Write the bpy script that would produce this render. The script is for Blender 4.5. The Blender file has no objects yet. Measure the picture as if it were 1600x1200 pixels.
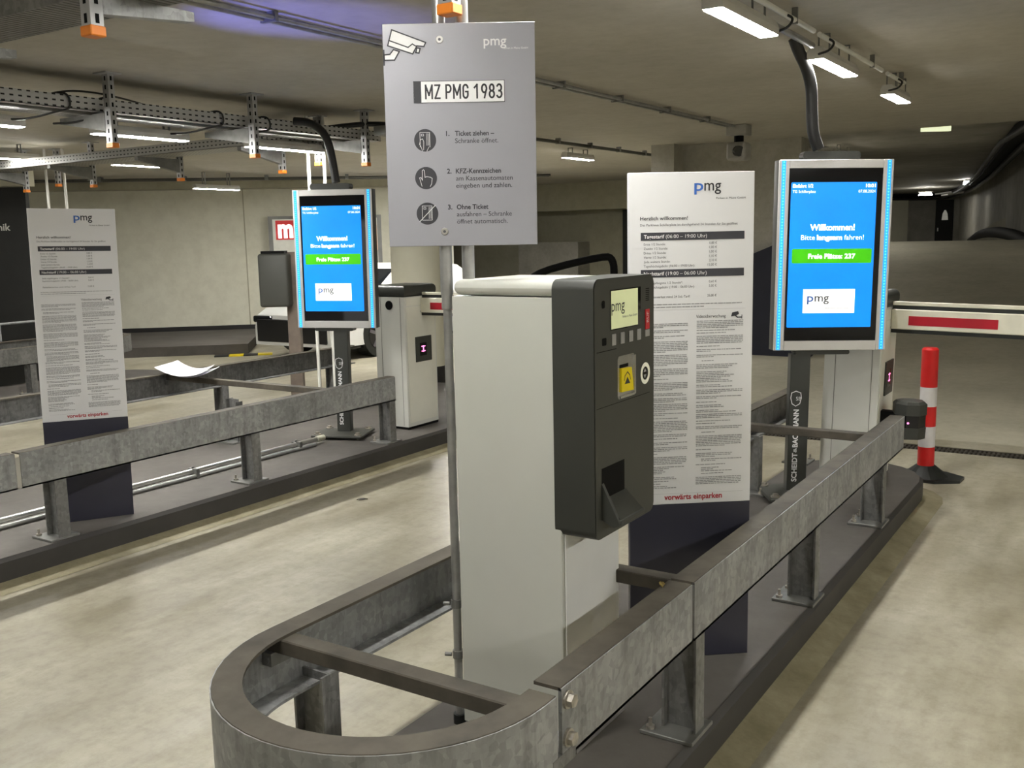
import bpy, bmesh, math, random
from mathutils import Vector, Matrix
from math import sin, cos, pi
S = bpy.context.scene
COL = S.collection
random.seed(7)

# ------------------------------------------------------------------ camera, world, exposure
F_PX, PITCH, ROLL, YAW, CAM_H = 1525.0, 0.14978, -0.02142, 0.5744, 1.6
fw = Vector((-sin(YAW) * cos(PITCH), cos(YAW) * cos(PITCH), -sin(PITCH)))
r0 = Vector((cos(YAW), sin(YAW), 0)); u0 = r0.cross(fw)
rt = r0 * cos(ROLL) + u0 * sin(ROLL); up = u0 * cos(ROLL) - r0 * sin(ROLL)
cd = bpy.data.cameras.new('camera'); cam = bpy.data.objects.new('camera', cd); COL.objects.link(cam)
cd.sensor_fit = 'HORIZONTAL'; cd.sensor_width = 36; cd.lens = F_PX / 1600 * 36; cd.clip_start = .05; cd.clip_end = 200
M4 = Matrix((rt, up, -fw)).transposed().to_4x4(); M4.translation = (0, 0, CAM_H); cam.matrix_world = M4
S.camera = cam
W = bpy.data.worlds.new('world'); S.world = W; W.use_nodes = True
W.node_tree.nodes['Background'].inputs[0].default_value = (.9, .88, .75, 1)
W.node_tree.nodes['Background'].inputs[1].default_value = .06
S.view_settings.view_transform = 'Standard'; S.view_settings.look = 'None'
S.view_settings.gamma = 1; S.view_settings.use_curve_mapping = False
S.cycles.diffuse_bounces = 7
S.view_settings.exposure = 0.17
LAMP = 125.0          # emission of the lamp diffusers

BLUE = bpy.data.lights.new('blue_spot', 'SPOT'); BLUE.energy = 240; BLUE.color = (.2, .22, 1); BLUE.spot_size = .44; BLUE.spot_blend = .8; BLUE.shadow_soft_size = .05
bo_ = bpy.data.objects.new('blue_spot', BLUE); COL.objects.link(bo_); bo_.location = (-4.2, 2.1, 1.0)   # spot added for the blue glow on the ceiling, its source unseen
bo_.rotation_euler = (Vector((-3.3, 3.4, 2.6)) - bo_.location).to_track_quat('-Z', 'Y').to_euler()

# ------------------------------------------------------------------ materials
def nd(t, kind, **kw):
    n = t.nodes.new(kind)
    for k, v in kw.items(): setattr(n, k, v)
    return n
def mix(t, fac, a, b, mode='MIX'):
    m = nd(t, 'ShaderNodeMix', data_type='RGBA', blend_type=mode)
    for i, v in ((0, fac), (6, a), (7, b)):
        if hasattr(v, 'links'): t.links.new(v, m.inputs[i])
        else: m.inputs[i].default_value = v if i == 0 else (*v[:3], 1)
    return m.outputs[2]
def ramp(t, src, p0, p1, c0=(0, 0, 0), c1=(1, 1, 1)):
    r = nd(t, 'ShaderNodeValToRGB'); e = r.color_ramp.elements
    e[0].position, e[1].position = p0, p1; e[0].color = (*c0, 1); e[1].color = (*c1, 1)
    t.links.new(src, r.inputs[0]); return r.outputs[0]
def coords(t, scale=(1, 1, 1)):
    c = nd(t, 'ShaderNodeTexCoord'); m = nd(t, 'ShaderNodeMapping'); m.inputs[3].default_value = scale
    t.links.new(c.outputs['Object'], m.inputs[0]); return m.outputs[0]
def noise(t, vec, scale, detail=4, rough=.55):
    n = nd(t, 'ShaderNodeTexNoise'); n.inputs['Scale'].default_value = scale; n.inputs['Detail'].default_value = detail
    n.inputs['Roughness'].default_value = rough; t.links.new(vec, n.inputs['Vector']); return n.outputs['Fac']
MATS = {}
def mat(name, col, rough=.5, metal=0., var=.12, scale=6., bump=0., emit=0., spec=.5):
    m = bpy.data.materials.new(name); m.use_nodes = True; t = m.node_tree; b = t.nodes['Principled BSDF']
    b.inputs['Roughness'].default_value = rough; b.inputs['Metallic'].default_value = metal
    b.inputs['Specular IOR Level'].default_value = spec
    v = coords(t); n = noise(t, v, scale)
    dark = tuple(c * (1 - var) for c in col); lite = tuple(min(1, c * (1 + var)) for c in col)
    c = mix(t, ramp(t, n, .3, .7), dark, lite)
    t.links.new(c, b.inputs['Base Color'])
    if bump:
        bp = nd(t, 'ShaderNodeBump'); bp.inputs['Strength'].default_value = bump; bp.inputs['Distance'].default_value = .01
        t.links.new(noise(t, v, scale * 6), bp.inputs['Height']); t.links.new(bp.outputs[0], b.inputs['Normal'])
    if emit:
        b.inputs['Emission Color'].default_value = (*col, 1); b.inputs['Emission Strength'].default_value = emit
    MATS[name] = m; return m

def floor_mat():
    m = mat('floor_concrete', (.5, .47, .36), .42, var=.05); t = m.node_tree; b = t.nodes['Principled BSDF']
    v = coords(t); st = coords(t, (1.0, .32, 1)); st2 = coords(t, (2.2, .5, 1))
    c = mix(t, ramp(t, noise(t, v, 1.2, 6), .35, .68), (.37, .343, .262), (.565, .538, .435))
    c = mix(t, ramp(t, noise(t, v, 9, 8, .7), .35, .75), tuple(x * .86 for x in (1, 1, .97)), (1, 1, 1), 'MIX') if False else c
    k = ramp(t, noise(t, st, 1.5, 8, .70), .40, .66)
    c = mix(t, k, (.30, .27, .195), c)
    k2 = ramp(t, noise(t, v, 14, 8, .75), .33, .55, (.80, .79, .76), (1, 1, 1)); c = mix(t, 1., c, k2, 'MULTIPLY')
    k3 = ramp(t, noise(t, st2, 3.2, 5, .6), .38, .55, (.88, .87, .83), (1, 1, 1)); c = mix(t, 1., c, k3, 'MULTIPLY')
    t.links.new(c, b.inputs['Base Color'])
    rr = ramp(t, noise(t, st, 3, 5), .3, .7, (.30, .30, .30), (.55, .55, .55)); t.links.new(rr, b.inputs['Roughness'])
    return m
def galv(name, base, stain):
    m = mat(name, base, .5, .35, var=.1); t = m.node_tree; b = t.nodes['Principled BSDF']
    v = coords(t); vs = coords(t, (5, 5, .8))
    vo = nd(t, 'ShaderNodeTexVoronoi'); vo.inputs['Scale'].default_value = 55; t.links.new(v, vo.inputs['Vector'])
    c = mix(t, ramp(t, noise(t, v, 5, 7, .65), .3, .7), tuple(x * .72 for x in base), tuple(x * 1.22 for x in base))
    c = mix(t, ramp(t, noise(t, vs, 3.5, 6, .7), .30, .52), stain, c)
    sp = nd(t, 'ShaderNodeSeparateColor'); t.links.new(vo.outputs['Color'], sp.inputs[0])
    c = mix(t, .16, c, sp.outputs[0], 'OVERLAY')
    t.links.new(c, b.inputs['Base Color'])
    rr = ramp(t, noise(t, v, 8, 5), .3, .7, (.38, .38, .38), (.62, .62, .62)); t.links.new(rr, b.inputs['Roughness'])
    return m
def slotted(name, base, px=.05, py=.032, axis=1):
    """punched tray metal: rows of dark oblong slots"""
    m = mat(name, base, .45, .4, var=.12); t = m.node_tree; b = t.nodes['Principled BSDF']
    c = nd(t, 'ShaderNodeTexCoord'); s = nd(t, 'ShaderNodeSeparateXYZ'); t.links.new(c.outputs['Object'], s.inputs[0])
    def cell(out, pitch, duty):
        a = nd(t, 'ShaderNodeMath', operation='DIVIDE'); a.inputs[1].default_value = pitch; t.links.new(out, a.inputs[0])
        f = nd(t, 'ShaderNodeMath', operation='FRACT'); t.links.new(a.outputs[0], f.inputs[0])
        l = nd(t, 'ShaderNodeMath', operation='LESS_THAN'); l.inputs[1].default_value = duty; t.links.new(f.outputs[0], l.inputs[0])
        return l.outputs[0]
    along = s.outputs[axis]; ad = nd(t, 'ShaderNodeMath', operation='ADD')
    other = s.outputs[1 - axis]; t.links.new(other, ad.inputs[0]); t.links.new(s.outputs[2], ad.inputs[1])
    mu = nd(t, 'ShaderNodeMath', operation='MULTIPLY'); t.links.new(cell(along, px, .45), mu.inputs[0]); t.links.new(cell(ad.outputs[0], py, .3), mu.inputs[1])
    t.links.new(mix(t, mu.outputs[0], base, (.015, .015, .015)), b.inputs['Base Color']); return m
def wallmat(name, a, b_, scale=1.3, lines=0.):
    m = mat(name, a, .75, var=.05); t = m.node_tree; b = t.nodes['Principled BSDF']; v = coords(t)
    c = mix(t, ramp(t, noise(t, v, scale, 6, .6), .32, .7), a, b_)
    c = mix(t, 1., c, ramp(t, noise(t, v, scale * 9, 6, .7), .25, .6, (.86, .85, .83), (1, 1, 1)), 'MULTIPLY')
    t.links.new(c, b.inputs['Base Color']); return m

floor_mat()
wallmat('ceiling_paint', (.43, .405, .345), (.51, .48, .415), .9)
wallmat('wall_paint', (.70, .68, .56), (.78, .76, .64), .5)
wallmat('wall_olive', (.38, .36, .26), (.44, .42, .32), .8)
wallmat('raw_concrete', (.36, .345, .29), (.50, .48, .43), 2.2)
wallmat('dark_concrete', (.15, .145, .12), (.22, .21, .175), 1.2)
wallmat('ramp_asphalt', (.40, .375, .29), (.50, .47, .37), 1.5)
wallmat('island_top', (.072, .065, .058), (.115, .104, .093), 1.8)
wallmat('kerb_mortar', (.20, .175, .10), (.34, .305, .20), 5)
mat('kerb_face', (.042, .039, .036), .55, var=.25, scale=3)
mat('black_plinth', (.012, .011, .011), .6)
galv('galvanised', (.325, .33, .33), (.205, .207, .205))
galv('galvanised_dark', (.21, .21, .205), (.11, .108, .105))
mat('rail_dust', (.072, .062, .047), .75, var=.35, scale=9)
mat('zinc_dark', (.20, .20, .19), .5, .4, var=.25, scale=10)
slotted('tray_y', (.50, .50, .50), axis=1)
slotted('tray_x', (.36, .355, .33), axis=0)
slotted('strut', (.44, .44, .44), .05, .5, axis=1)
mat('strut_metal', (.42, .42, .42), .45, .45, var=.18, scale=12)
mat('tray_rib', (.20, .20, .19), .5, .3)
mat('orange_cap', (.75, .22, .02), .45)
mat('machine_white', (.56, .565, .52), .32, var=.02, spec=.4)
mat('machine_white_lit', (.80, .80, .78), .35, var=.02)  # paler copy of the machine white, light on the lane side put into the colour
mat('anthracite', (.040, .042, .037), .42, var=.06)
mat('anthracite_face', (.052, .053, .045), .5, var=.06)
mat('black', (.004, .004, .004), .6, spec=.1)
mat('gloss_black', (.004, .004, .006), .06)
mat('seam', (.18, .18, .16), .6)
mat('board_white', (.76, .76, .77), .45, var=.01)
mat('board_navy', (.030, .030, .048), .42, var=.06)
mat('ink', (.035, .035, .042), .6)
mat('ink_grey', (.10, .10, .11), .6)
mat('fine_ink', (.27, .27, .28), .7, var=.25, scale=60)
mat('bar_grey', (.045, .045, .055), .6)
mat('logo_blue', (.04, .15, .55), .5)
mat('red_ink', (.42, .012, .03), .5)
mat('sign_grey', (.335, .335, .37), .42, .15, var=.02)
mat('plate_white', (.78, .78, .78), .5)
mat('silver', (.62, .61, .60), .35, .5, var=.04)
mat('steel_bright', (.72, .71, .68), .28, .8, var=.02)
mat('bolt_steel', (.45, .42, .37), .4, .7, var=.3, scale=40)
mat('conduit_zinc', (.36, .36, .35), .38, .6, var=.2, scale=14)
mat('conduit_white', (.72, .71, .66), .4)
mat('hose_black', (.012, .012, .012), .45)
mat('screen_blue', (.0, .185, .68), .3, emit=1.05)
mat('screen_green', (.04, .38, .0), .3, emit=.9)
mat('screen_white', (.95, .95, .93), .3, emit=.75)
mat('screen_text', (.95, .97, 1.), .3, emit=1.1)
mat('led_cyan', (.02, .36, .85), .3, emit=.75)
mat('led_core', (.12, .75, 1.), .3, emit=1.0)
mat('lcd', (.66, .70, .40), .3, emit=.35)
mat('button_grey', (.36, .36, .36), .4)
mat('label_red', (.60, .02, .03), .4)
mat('yellow', (.95, .72, .0), .4)
mat('glow_ring', (.85, .84, .70), .4, emit=.15)
mat('chrome', (.75, .75, .74), .2, .85)
mat('led_pink', (.95, .25, .55), .4, emit=1.6)
mat('lamp_glow', (1., .985, .93), .4, emit=LAMP)
mat('lamp_far', (1., .98, .92), .4, emit=60)
mat('lamp_left', (1., .985, .93), .4, emit=LAMP * 1.6)
mat('lamp_side', (1., .985, .93), .4, emit=LAMP * 2.3)
mat('exit_glow', (.80, .85, .55), .4, emit=.9)
mat('lamp_body', (.55, .54, .50), .5, var=.05)
mat('box_white', (.62, .62, .575), .38, var=.03)
mat('box_white_lit', (.70, .69, .61), .4, var=.03)  # cabinet white made lighter, light on the right face put into the colour
mat('boom_white', (.72, .70, .58), .45)
mat('boom_red', (.42, .004, .018), .4)
mat('bollard_red', (.62, .012, .012), .4)
mat('bollard_white', (.68, .66, .66), .45)
mat('rubber', (.010, .012, .011), .5)
mat('paper', (.82, .82, .86), .6, var=.01)
mat('paper_yellow', (.80, .78, .40), .6)
mat('car_white', (.70, .70, .68), .2, var=.01)
mat('car_black', (.012, .012, .014), .25)
mat('glass_dark', (.01, .012, .015), .05)
mat('rim_metal', (.16, .15, .17), .35, .5)
mat('poster_white', (.55, .54, .47), .4, emit=.25)
mat('poster_red', (.60, .03, .03), .4, emit=.25)
mat('poster_orange', (.75, .22, .04), .4, emit=.2, var=.4, scale=3)
mat('frame_grey', (.23, .23, .22), .5)
mat('rust_brown', (.165, .13, .105), .65, var=.25)
mat('grate_dark', (.045, .038, .028), .65, var=.3)
mat('cream', (.62, .60, .48), .6, var=.03)
mat('panel_black', (.016, .016, .015), .6)
mat('navy_dark', (.012, .013, .026), .7)
mat('text_pale', (.62, .62, .56), .6)
mat('cable_grey', (.06, .058, .05), .5)
mat('dome_white', (.35, .34, .31), .45)

# ------------------------------------------------------------------ helpers
def wloc(o):
    v = Vector((0, 0, 0))
    while o: v += o.location; o = o.parent
    return v
TXT = {}
def text_mesh(s, bold):
    k = (s, bold)
    if k not in TXT:
        c = bpy.data.curves.new('t', 'FONT'); c.body = s; c.size = 1; c.offset = bold; c.resolution_u = 3
        o = bpy.data.objects.new('t', c); me = o.to_mesh()
        TXT[k] = ([v.co.copy() for v in me.vertices], [tuple(p.vertices) for p in me.polygons])
        o.to_mesh_clear(); bpy.data.objects.remove(o); bpy.data.curves.remove(c)
    return TXT[k]
class MB:
    def __init__(s): s.v = []; s.f = []; s.mi = []; s.cur = 0; s.seg = []
    def add(s, vs, fs):
        n = len(s.v); s.v += [Vector(p) for p in vs]; s.f += [tuple(i + n for i in f) for f in fs]; s.mi += [s.cur] * len(fs); return s
    def slot(s, i): s.cur = i; return s
    def box(s, a, b, bev=0., seg=2, axes=None):
        (x0, y0, z0), (x1, y1, z1) = a, b
        x0, x1 = min(x0, x1), max(x0, x1); y0, y1 = min(y0, y1), max(y0, y1); z0, z1 = min(z0, z1), max(z0, z1)
        if not bev:
            return s.add([(x0, y0, z0), (x1, y0, z0), (x1, y1, z0), (x0, y1, z0), (x0, y0, z1), (x1, y0, z1), (x1, y1, z1), (x0, y1, z1)],
                         [(0, 3, 2, 1), (4, 5, 6, 7), (0, 1, 5, 4), (1, 2, 6, 5), (2, 3, 7, 6), (3, 0, 4, 7)])
        bm = bmesh.new(); bmesh.ops.create_cube(bm, size=1)
        for v in bm.verts: v.co = Vector(((x0 + x1) / 2 + v.co.x * (x1 - x0), (y0 + y1) / 2 + v.co.y * (y1 - y0), (z0 + z1) / 2 + v.co.z * (z1 - z0)))
        es = bm.edges[:]
        if axes is not None: es = [e for e in es if max(range(3), key=lambda i: abs((e.verts[0].co - e.verts[1].co)[i])) in axes]
        bmesh.ops.bevel(bm, geom=es, offset=bev, segments=seg, profile=.5, affect='EDGES')
        return s.frombm(bm)
    def frombm(s, bm):
        bm.verts.ensure_lookup_table(); bm.verts.index_update()
        vs = [v.co.copy() for v in bm.verts]; fs = [tuple(v.index for v in f.verts) for f in bm.faces]; bm.free(); return s.add(vs, fs)
    def cyl(s, p0, p1, r0, r1=None, n=14, cap=True):
        p0, p1 = Vector(p0), Vector(p1); r1 = r0 if r1 is None else r1; d = (p1 - p0).normalized()
        a = d.orthogonal().normalized(); b = d.cross(a); vs = []
        for p, r in ((p0, r0), (p1, r1)):
            vs += [p + (a * cos(2 * pi * i / n) + b * sin(2 * pi * i / n)) * r for i in range(n)]
        fs = [(i, (i + 1) % n, n + (i + 1) % n, n + i) for i in range(n)]
        if cap: fs += [tuple(range(n - 1, -1, -1)), tuple(range(n, 2 * n))]
        return s.add(vs, fs)
    def tube(s, pts, r, n=10, smooth=0):
        pts = [Vector(p) for p in pts]
        for _ in range(smooth):
            q = [pts[0]]
            for a, b in zip(pts, pts[1:]): q += [a * .75 + b * .25, a * .25 + b * .75]
            pts = q + [pts[-1]]
            if isinstance(r, (list, tuple)): r = [r[0]] + [x for a, b in zip(r, r[1:]) for x in (a * .75 + b * .25, a * .25 + b * .75)] + [r[-1]]
        vs = []; fs = []; a = None
        for i, p in enumerate(pts):
            d = (pts[min(i + 1, len(pts) - 1)] - pts[max(i - 1, 0)]).normalized()
            a = d.orthogonal().normalized() if a is None else (a - d * a.dot(d)).normalized(); b = d.cross(a)
            rr = r[i] if isinstance(r, (list, tuple)) else r
            vs += [p + (a * cos(2 * pi * k / n) + b * sin(2 * pi * k / n)) * rr for k in range(n)]
        for i in range(len(pts) - 1):
            fs += [(i * n + k, i * n + (k + 1) % n, (i + 1) * n + (k + 1) % n, (i + 1) * n + k) for k in range(n)]
        L = (len(pts) - 1) * n
        fs += [tuple(range(n - 1, -1, -1)), tuple(range(L, L + n))]
        return s.add(vs, fs)
    def prism(s, poly, O, e1, e2, e3, h):
        O, e1, e2, e3 = Vector(O), Vector(e1), Vector(e2), Vector(e3); n = len(poly)
        vs = [O + e1 * a + e2 * b for a, b in poly] + [O + e1 * a + e2 * b + e3 * h for a, b in poly]
        return s.add(vs, [tuple(range(n - 1, -1, -1)), tuple(range(n, 2 * n))] + [(i, (i + 1) % n, n + (i + 1) % n, n + i) for i in range(n)])
    def rect(s, O, e1, e2, u0, u1, v0, v1):
        O, e1, e2 = Vector(O), Vector(e1), Vector(e2)
        return s.add([O + e1 * u0 + e2 * v0, O + e1 * u1 + e2 * v0, O + e1 * u1 + e2 * v1, O + e1 * u0 + e2 * v1], [(0, 1, 2, 3)])
    def rrect(s, O, e1, e2, u0, u1, v0, v1, r, n=5):
        O, e1, e2 = Vector(O), Vector(e1), Vector(e2); p = []
        for cx, cy, a0 in ((u1 - r, v0 + r, -pi / 2), (u1 - r, v1 - r, 0), (u0 + r, v1 - r, pi / 2), (u0 + r, v0 + r, pi)):
            p += [O + e1 * (cx + r * cos(a0 + pi / 2 * k / n)) + e2 * (cy + r * sin(a0 + pi / 2 * k / n)) for k in range(n + 1)]
        return s.add(p, [tuple(range(len(p)))])
    def disc(s, O, e1, e2, cu, cv, r, n=32, ri=0.):
        O, e1, e2 = Vector(O), Vector(e1), Vector(e2)
        o = [O + e1 * (cu + r * cos(2 * pi * i / n)) + e2 * (cv + r * sin(2 * pi * i / n)) for i in range(n)]
        if not ri: return s.add(o, [tuple(range(n))])
        q = [O + e1 * (cu + ri * cos(2 * pi * i / n)) + e2 * (cv + ri * sin(2 * pi * i / n)) for i in range(n)]
        return s.add(o + q, [(i, (i + 1) % n, n + (i + 1) % n, n + i) for i in range(n)])
    def line(s, O, e1, e2, pts, w, closed=False):
        pts = [Vector((a, b)) for a, b in pts]
        for a, b in zip(pts, pts[1:] + ([pts[0]] if closed else [])):
            d = (b - a).normalized() * w / 2; p = Vector((-d.y, d.x)); O_, x, y = Vector(O), Vector(e1), Vector(e2)
            q = [a - d + p, a - d - p, b + d - p, b + d + p]
            s.add([O_ + x * t.x + y * t.y for t in q], [(0, 1, 2, 3)])
        return s
    def text(s, txt, O, e1, e2, u, v, size, width=None, align='L', bold=0.):
        vs, fs = text_mesh(txt, bold); O, e1, e2 = Vector(O), Vector(e1), Vector(e2)
        x0 = min(p.x for p in vs); x1 = max(p.x for p in vs); k = size if width is None else width / (x1 - x0)
        w = (x1 - x0) * k; du = u - {'L': 0, 'C': w / 2, 'R': w}[align]
        a, c = len(s.v), len(s.f); s.add([O + e1 * (du + (p.x - x0) * k) + e2 * (v + p.y * size) for p in vs], fs)
        s.seg.append((a, len(s.v), c, len(s.f))); return s
    def build(s, name, mats, parent=None, world=False, smooth=False):
        if s.seg and (len(s.seg) > 1 or s.seg[0][1] - s.seg[0][0] < len(s.v)):   # one object per line of writing
            tv = set(); tf = set()
            for a, b, c, d in s.seg:
                q = MB(); q.add(s.v[a:b], [tuple(i - a for i in f) for f in s.f[c:d]]); o = q.build(name, mats, parent, world); tv.update(range(a, b)); tf.update(range(c, d))
            keep = [i for i in range(len(s.v)) if i not in tv]
            if keep:
                ix = {i: k for k, i in enumerate(keep)}; q = MB(); q.add([s.v[i] for i in keep], [tuple(ix[i] for i in f) for j, f in enumerate(s.f) if j not in tf]); q.build('graphic_block', mats, parent, world)
            return o
        me = bpy.data.meshes.new(name)
        off = wloc(parent) if (world and parent) else Vector((0, 0, 0))
        me.from_pydata([p - off for p in s.v], [], s.f)
        for m in ([mats] if isinstance(mats, str) else mats): me.materials.append(MATS[m])
        for p, i in zip(me.polygons, s.mi): p.material_index = i; p.use_smooth = smooth
        bm = bmesh.new(); bm.from_mesh(me)
        if not name.startswith(('lettering', 'fine', 'artwork', 'graphic')): bmesh.ops.recalc_face_normals(bm, faces=bm.faces)
        bm.to_mesh(me); bm.free()
        if smooth:
            try: me.set_sharp_from_angle(angle=math.radians(40))
            except Exception: pass
        o = bpy.data.objects.new(name, me); COL.objects.link(o)
        if parent: o.parent = parent
        return o
def tag(o, label=None, cat=None, group=None, kind=None):
    if label: o['label'] = label
    if cat: o['category'] = cat
    if group: o['group'] = group
    if kind: o['kind'] = kind
    return o
def thing(name, label, cat, loc=(0, 0, 0), rz=0., group=None, ry=0.):
    o = bpy.data.objects.new(name, None); COL.objects.link(o); o.location = loc; o.rotation_euler = (0, ry, rz); o.empty_display_size = .1
    return tag(o, label, cat, group)
def copy_thing(o, loc=None, label=None, parent=None):
    c = o.copy(); COL.objects.link(c)
    if parent: c.parent = parent
    if loc is not None: c.location = loc
    if label: c['label'] = label
    for ch in list(o.children): copy_thing(ch, parent=c)
    return c
def struct(name, mb, m, label=None, cat=None, smooth=False):
    o = mb.build(name, m, None, smooth=smooth); o['kind'] = 'structure'
    if label: o['label'] = label
    if cat: o['category'] = cat
    return o
X_, Y_, Z_ = Vector((1, 0, 0)), Vector((0, 1, 0)), Vector((0, 0, 1))
ZI = .14             # height of the kerbed islands

# ------------------------------------------------------------------ the garage itself
struct('floor', MB().box((-22, -6, -.2), (7, 7.45, 0)).box((-22, 7.45, -.2), (-3.25, 18, 0)).box((-3.25, 7.65, -.2), (7, 7.9, 0)).box((-3.25, 7.45, -.2), (7, 7.65, -.05)), 'floor_concrete', 'beige streaked concrete garage floor', 'floor')
mb = MB()   # ramp climbing away beyond the drain
prof = [(7.9, 0), (10, .14), (13, .56), (16, 1.02), (18, 1.28), (19.2, 1.36), (20.5, 1.30), (26, .9), (44, .75)]
for (ya, za), (yb, zb) in zip(prof, prof[1:]): mb.add([(-5 if ya < 12 else -7, ya, za), (9, ya, za), (9, yb, zb), (-5 if yb < 12 else -7, yb, zb)], [(0, 1, 2, 3)])
mb.prism([(y, z) for y, z in prof] + [(44, -.2), (7.9, -.2)], (-5, 0, 0), Y_, Z_, X_, .02)
mb.box((-22, 18, -.2), (-3.25, 44, -.02))
struct('floor_ramp', mb, 'ramp_asphalt', 'grey concrete ramp rising behind the barrier boom', 'ramp')
struct('ceiling', MB().box((-22, -6, 2.6), (7, 10.8, 2.95)).box((-22, 10.8, 2.6), (-4.83, 18, 2.95)), 'ceiling_paint', 'painted grey beige concrete ceiling', 'ceiling')
struct('ceiling_ramp', MB().box((-4.83, 10.8, 3.05), (12, 18, 3.3)).box((-26, 18, 3.05), (12, 60, 3.3)), 'raw_concrete', 'darker ceiling over the ramp', 'ceiling')
# diagonal light wall with black base, at the left behind the lanes
we = Vector((.7455, .6665, 0)); wn = Vector((.6665, -.7455, 0)); w0 = Vector((-14.35, 10.2, 0))
def wallbox(s0, s1, d0, d1, z0, z1, mb=None):
    mb = mb or MB(); mb.prism([(s0, d0), (s1, d0), (s1, d1), (s0, d1)], w0 + Z_ * z0, we, wn, Z_, z1 - z0); return mb
struct('wall_left', wallbox(-9, 5.6, -.3, 0, 0, 2.6), 'wall_paint', 'pale cream painted wall behind the far lane', 'wall')
struct('baseboard_left', wallbox(-9, 5.6, 0, .03, 0, .21), 'black_plinth', 'black painted base band along the pale wall', 'wall base')
struct('trim_1', wallbox(-9, 5.6, 0, .35, 2.48, 2.6), 'wall_olive', 'shallow concrete downstand along the top of the pale wall', 'beam')
mb = MB()
for s in (-2.6, 2.07, 5.2): wallbox(s, s + .02, 0, .006, .21, 2.48, mb)
struct('trim_2', mb, 'wall_olive', 'vertical joints in the pale wall', 'wall joint')
mb = MB().box((-14, 17.7, 0), (-5.0, 18, 2.6)); struct('wall_back', mb, 'wall_olive', 'olive grey back wall', 'wall')
struct('trim_3', MB().box((-13, 16.7, 2.08), (-4.85, 17.0, 2.6)), 'wall_olive', 'deep concrete beam before the back wall', 'beam')
struct('trim_4', MB().box((-10.9, 17.2, 0), (-9.5, 17.69, 1.47)), 'raw_concrete', 'low concrete block before the back wall', 'block')
struct('door_1', MB().box((-8.72, 17.62, 0), (-7.7, 17.69, 2.08)), 'panel_black', 'dark doorway in the back wall', 'door')
struct('wall_middle', MB().box((-4.83, 10.8, 1.0), (-3.2, 11.1, 2.6)).box((-4.83, 10.5, .9), (-4.55, 10.8, 2.6)), 'raw_concrete', 'bare concrete wall slab hanging behind the tariff board', 'wall')
struct('trim_5', MB().prism([(-4.55, 0.), (-3.0, 0.), (-3.0, 1.62), (-4.55, 1.0)], (0, 10.62, 0), X_, Z_, Y_, .12), 'navy_dark', 'dark navy panel closing the dark opening below the concrete slab', 'wall')  # dark panel put where the opening under the slab looks dark
struct('wall_right', MB().box((6.6, -6, 0), (7, 12, 2.6)), 'wall_paint', 'side wall outside the picture', 'wall')
struct('wall_front', MB().box((-22, -6.3, 0), (7, -6, 2.6)), 'wall_paint', 'wall behind the camera', 'wall')
struct('wall_far', MB().box((-26, 46, .5), (12, 46.5, 3.3)), 'dark_concrete', 'far wall of the ramp hall', 'wall')
# curved outer wall of the ramp
def camfloor(px, dep):   # a point of the plan seen at picture column px, dep metres ahead
    hx, hy = -sin(YAW), cos(YAW); k = (px - 800) / F_PX * dep
    return Vector((hx * dep + cos(YAW) * k, hy * dep + sin(YAW) * k, 0))
cw = [camfloor(*q) for q in ((1150, 43), (1340, 42), (1420, 42), (1470, 41.5), (1495, 40), (1515, 36), (1540, 30), (1566, 24), (1596, 18.5), (1640, 14), (1760, 10))]
def ribbon(pts, z0, z1, th, mb):
    for a, b in zip(pts, pts[1:]):
        n = Vector(((b - a).y, -(b - a).x, 0)).normalized() * -th
        mb.prism([(0, 0), (1, 0), (1, 1), (0, 1)], a + Z_ * z0, b - a, n, Z_, z1 - z0)
    return mb
struct('wall_curved', ribbon(cw, .3, 3.05, .25, MB()), 'raw_concrete', 'curved bare concrete wall around the ramp', 'wall')
def offs(pts, d): 
    out = []
    for i, p in enumerate(pts):
        a, b = pts[max(i - 1, 0)], pts[min(i + 1, len(pts) - 1)]; t = (b - a).normalized(); out.append(p + Vector((t.y, -t.x, 0)) * d)
    return out
kp = [(1512, 26, 1.25), (1528, 24, 1.42), (1550, 22, 1.48), (1575, 20, 1.44), (1600, 18, 1.34), (1640, 16, 1.15)]
pts = [camfloor(a, d) + Z_ * z for a, d, z in kp]
struct('trim_6', MB().tube(pts, [.05, .10, .12, .12, .12, .12], 10, 1), 'black_plinth', 'black kerb curling up beside the ramp', 'kerb', True)
mb = MB(); pq = [camfloor(a, d) + Z_ * z for a, d, z in ((1530, 27, 1.45), (1555, 25, 1.72), (1580, 23, 1.86), (1605, 21, 1.92), (1650, 18, 1.95))]
for a, b in zip(pq, pq[1:]): mb.add([a, b, b - Z_ * .9, a - Z_ * .9, a + fw * .2, b + fw * .2, b + fw * .2 - Z_ * .9, a + fw * .2 - Z_ * .9], [(0, 1, 2, 3), (4, 7, 6, 5), (0, 4, 5, 1), (3, 2, 6, 7)])
struct('trim_7', mb, 'ramp_asphalt', 'grey parapet of the next ramp turn', 'parapet')
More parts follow.
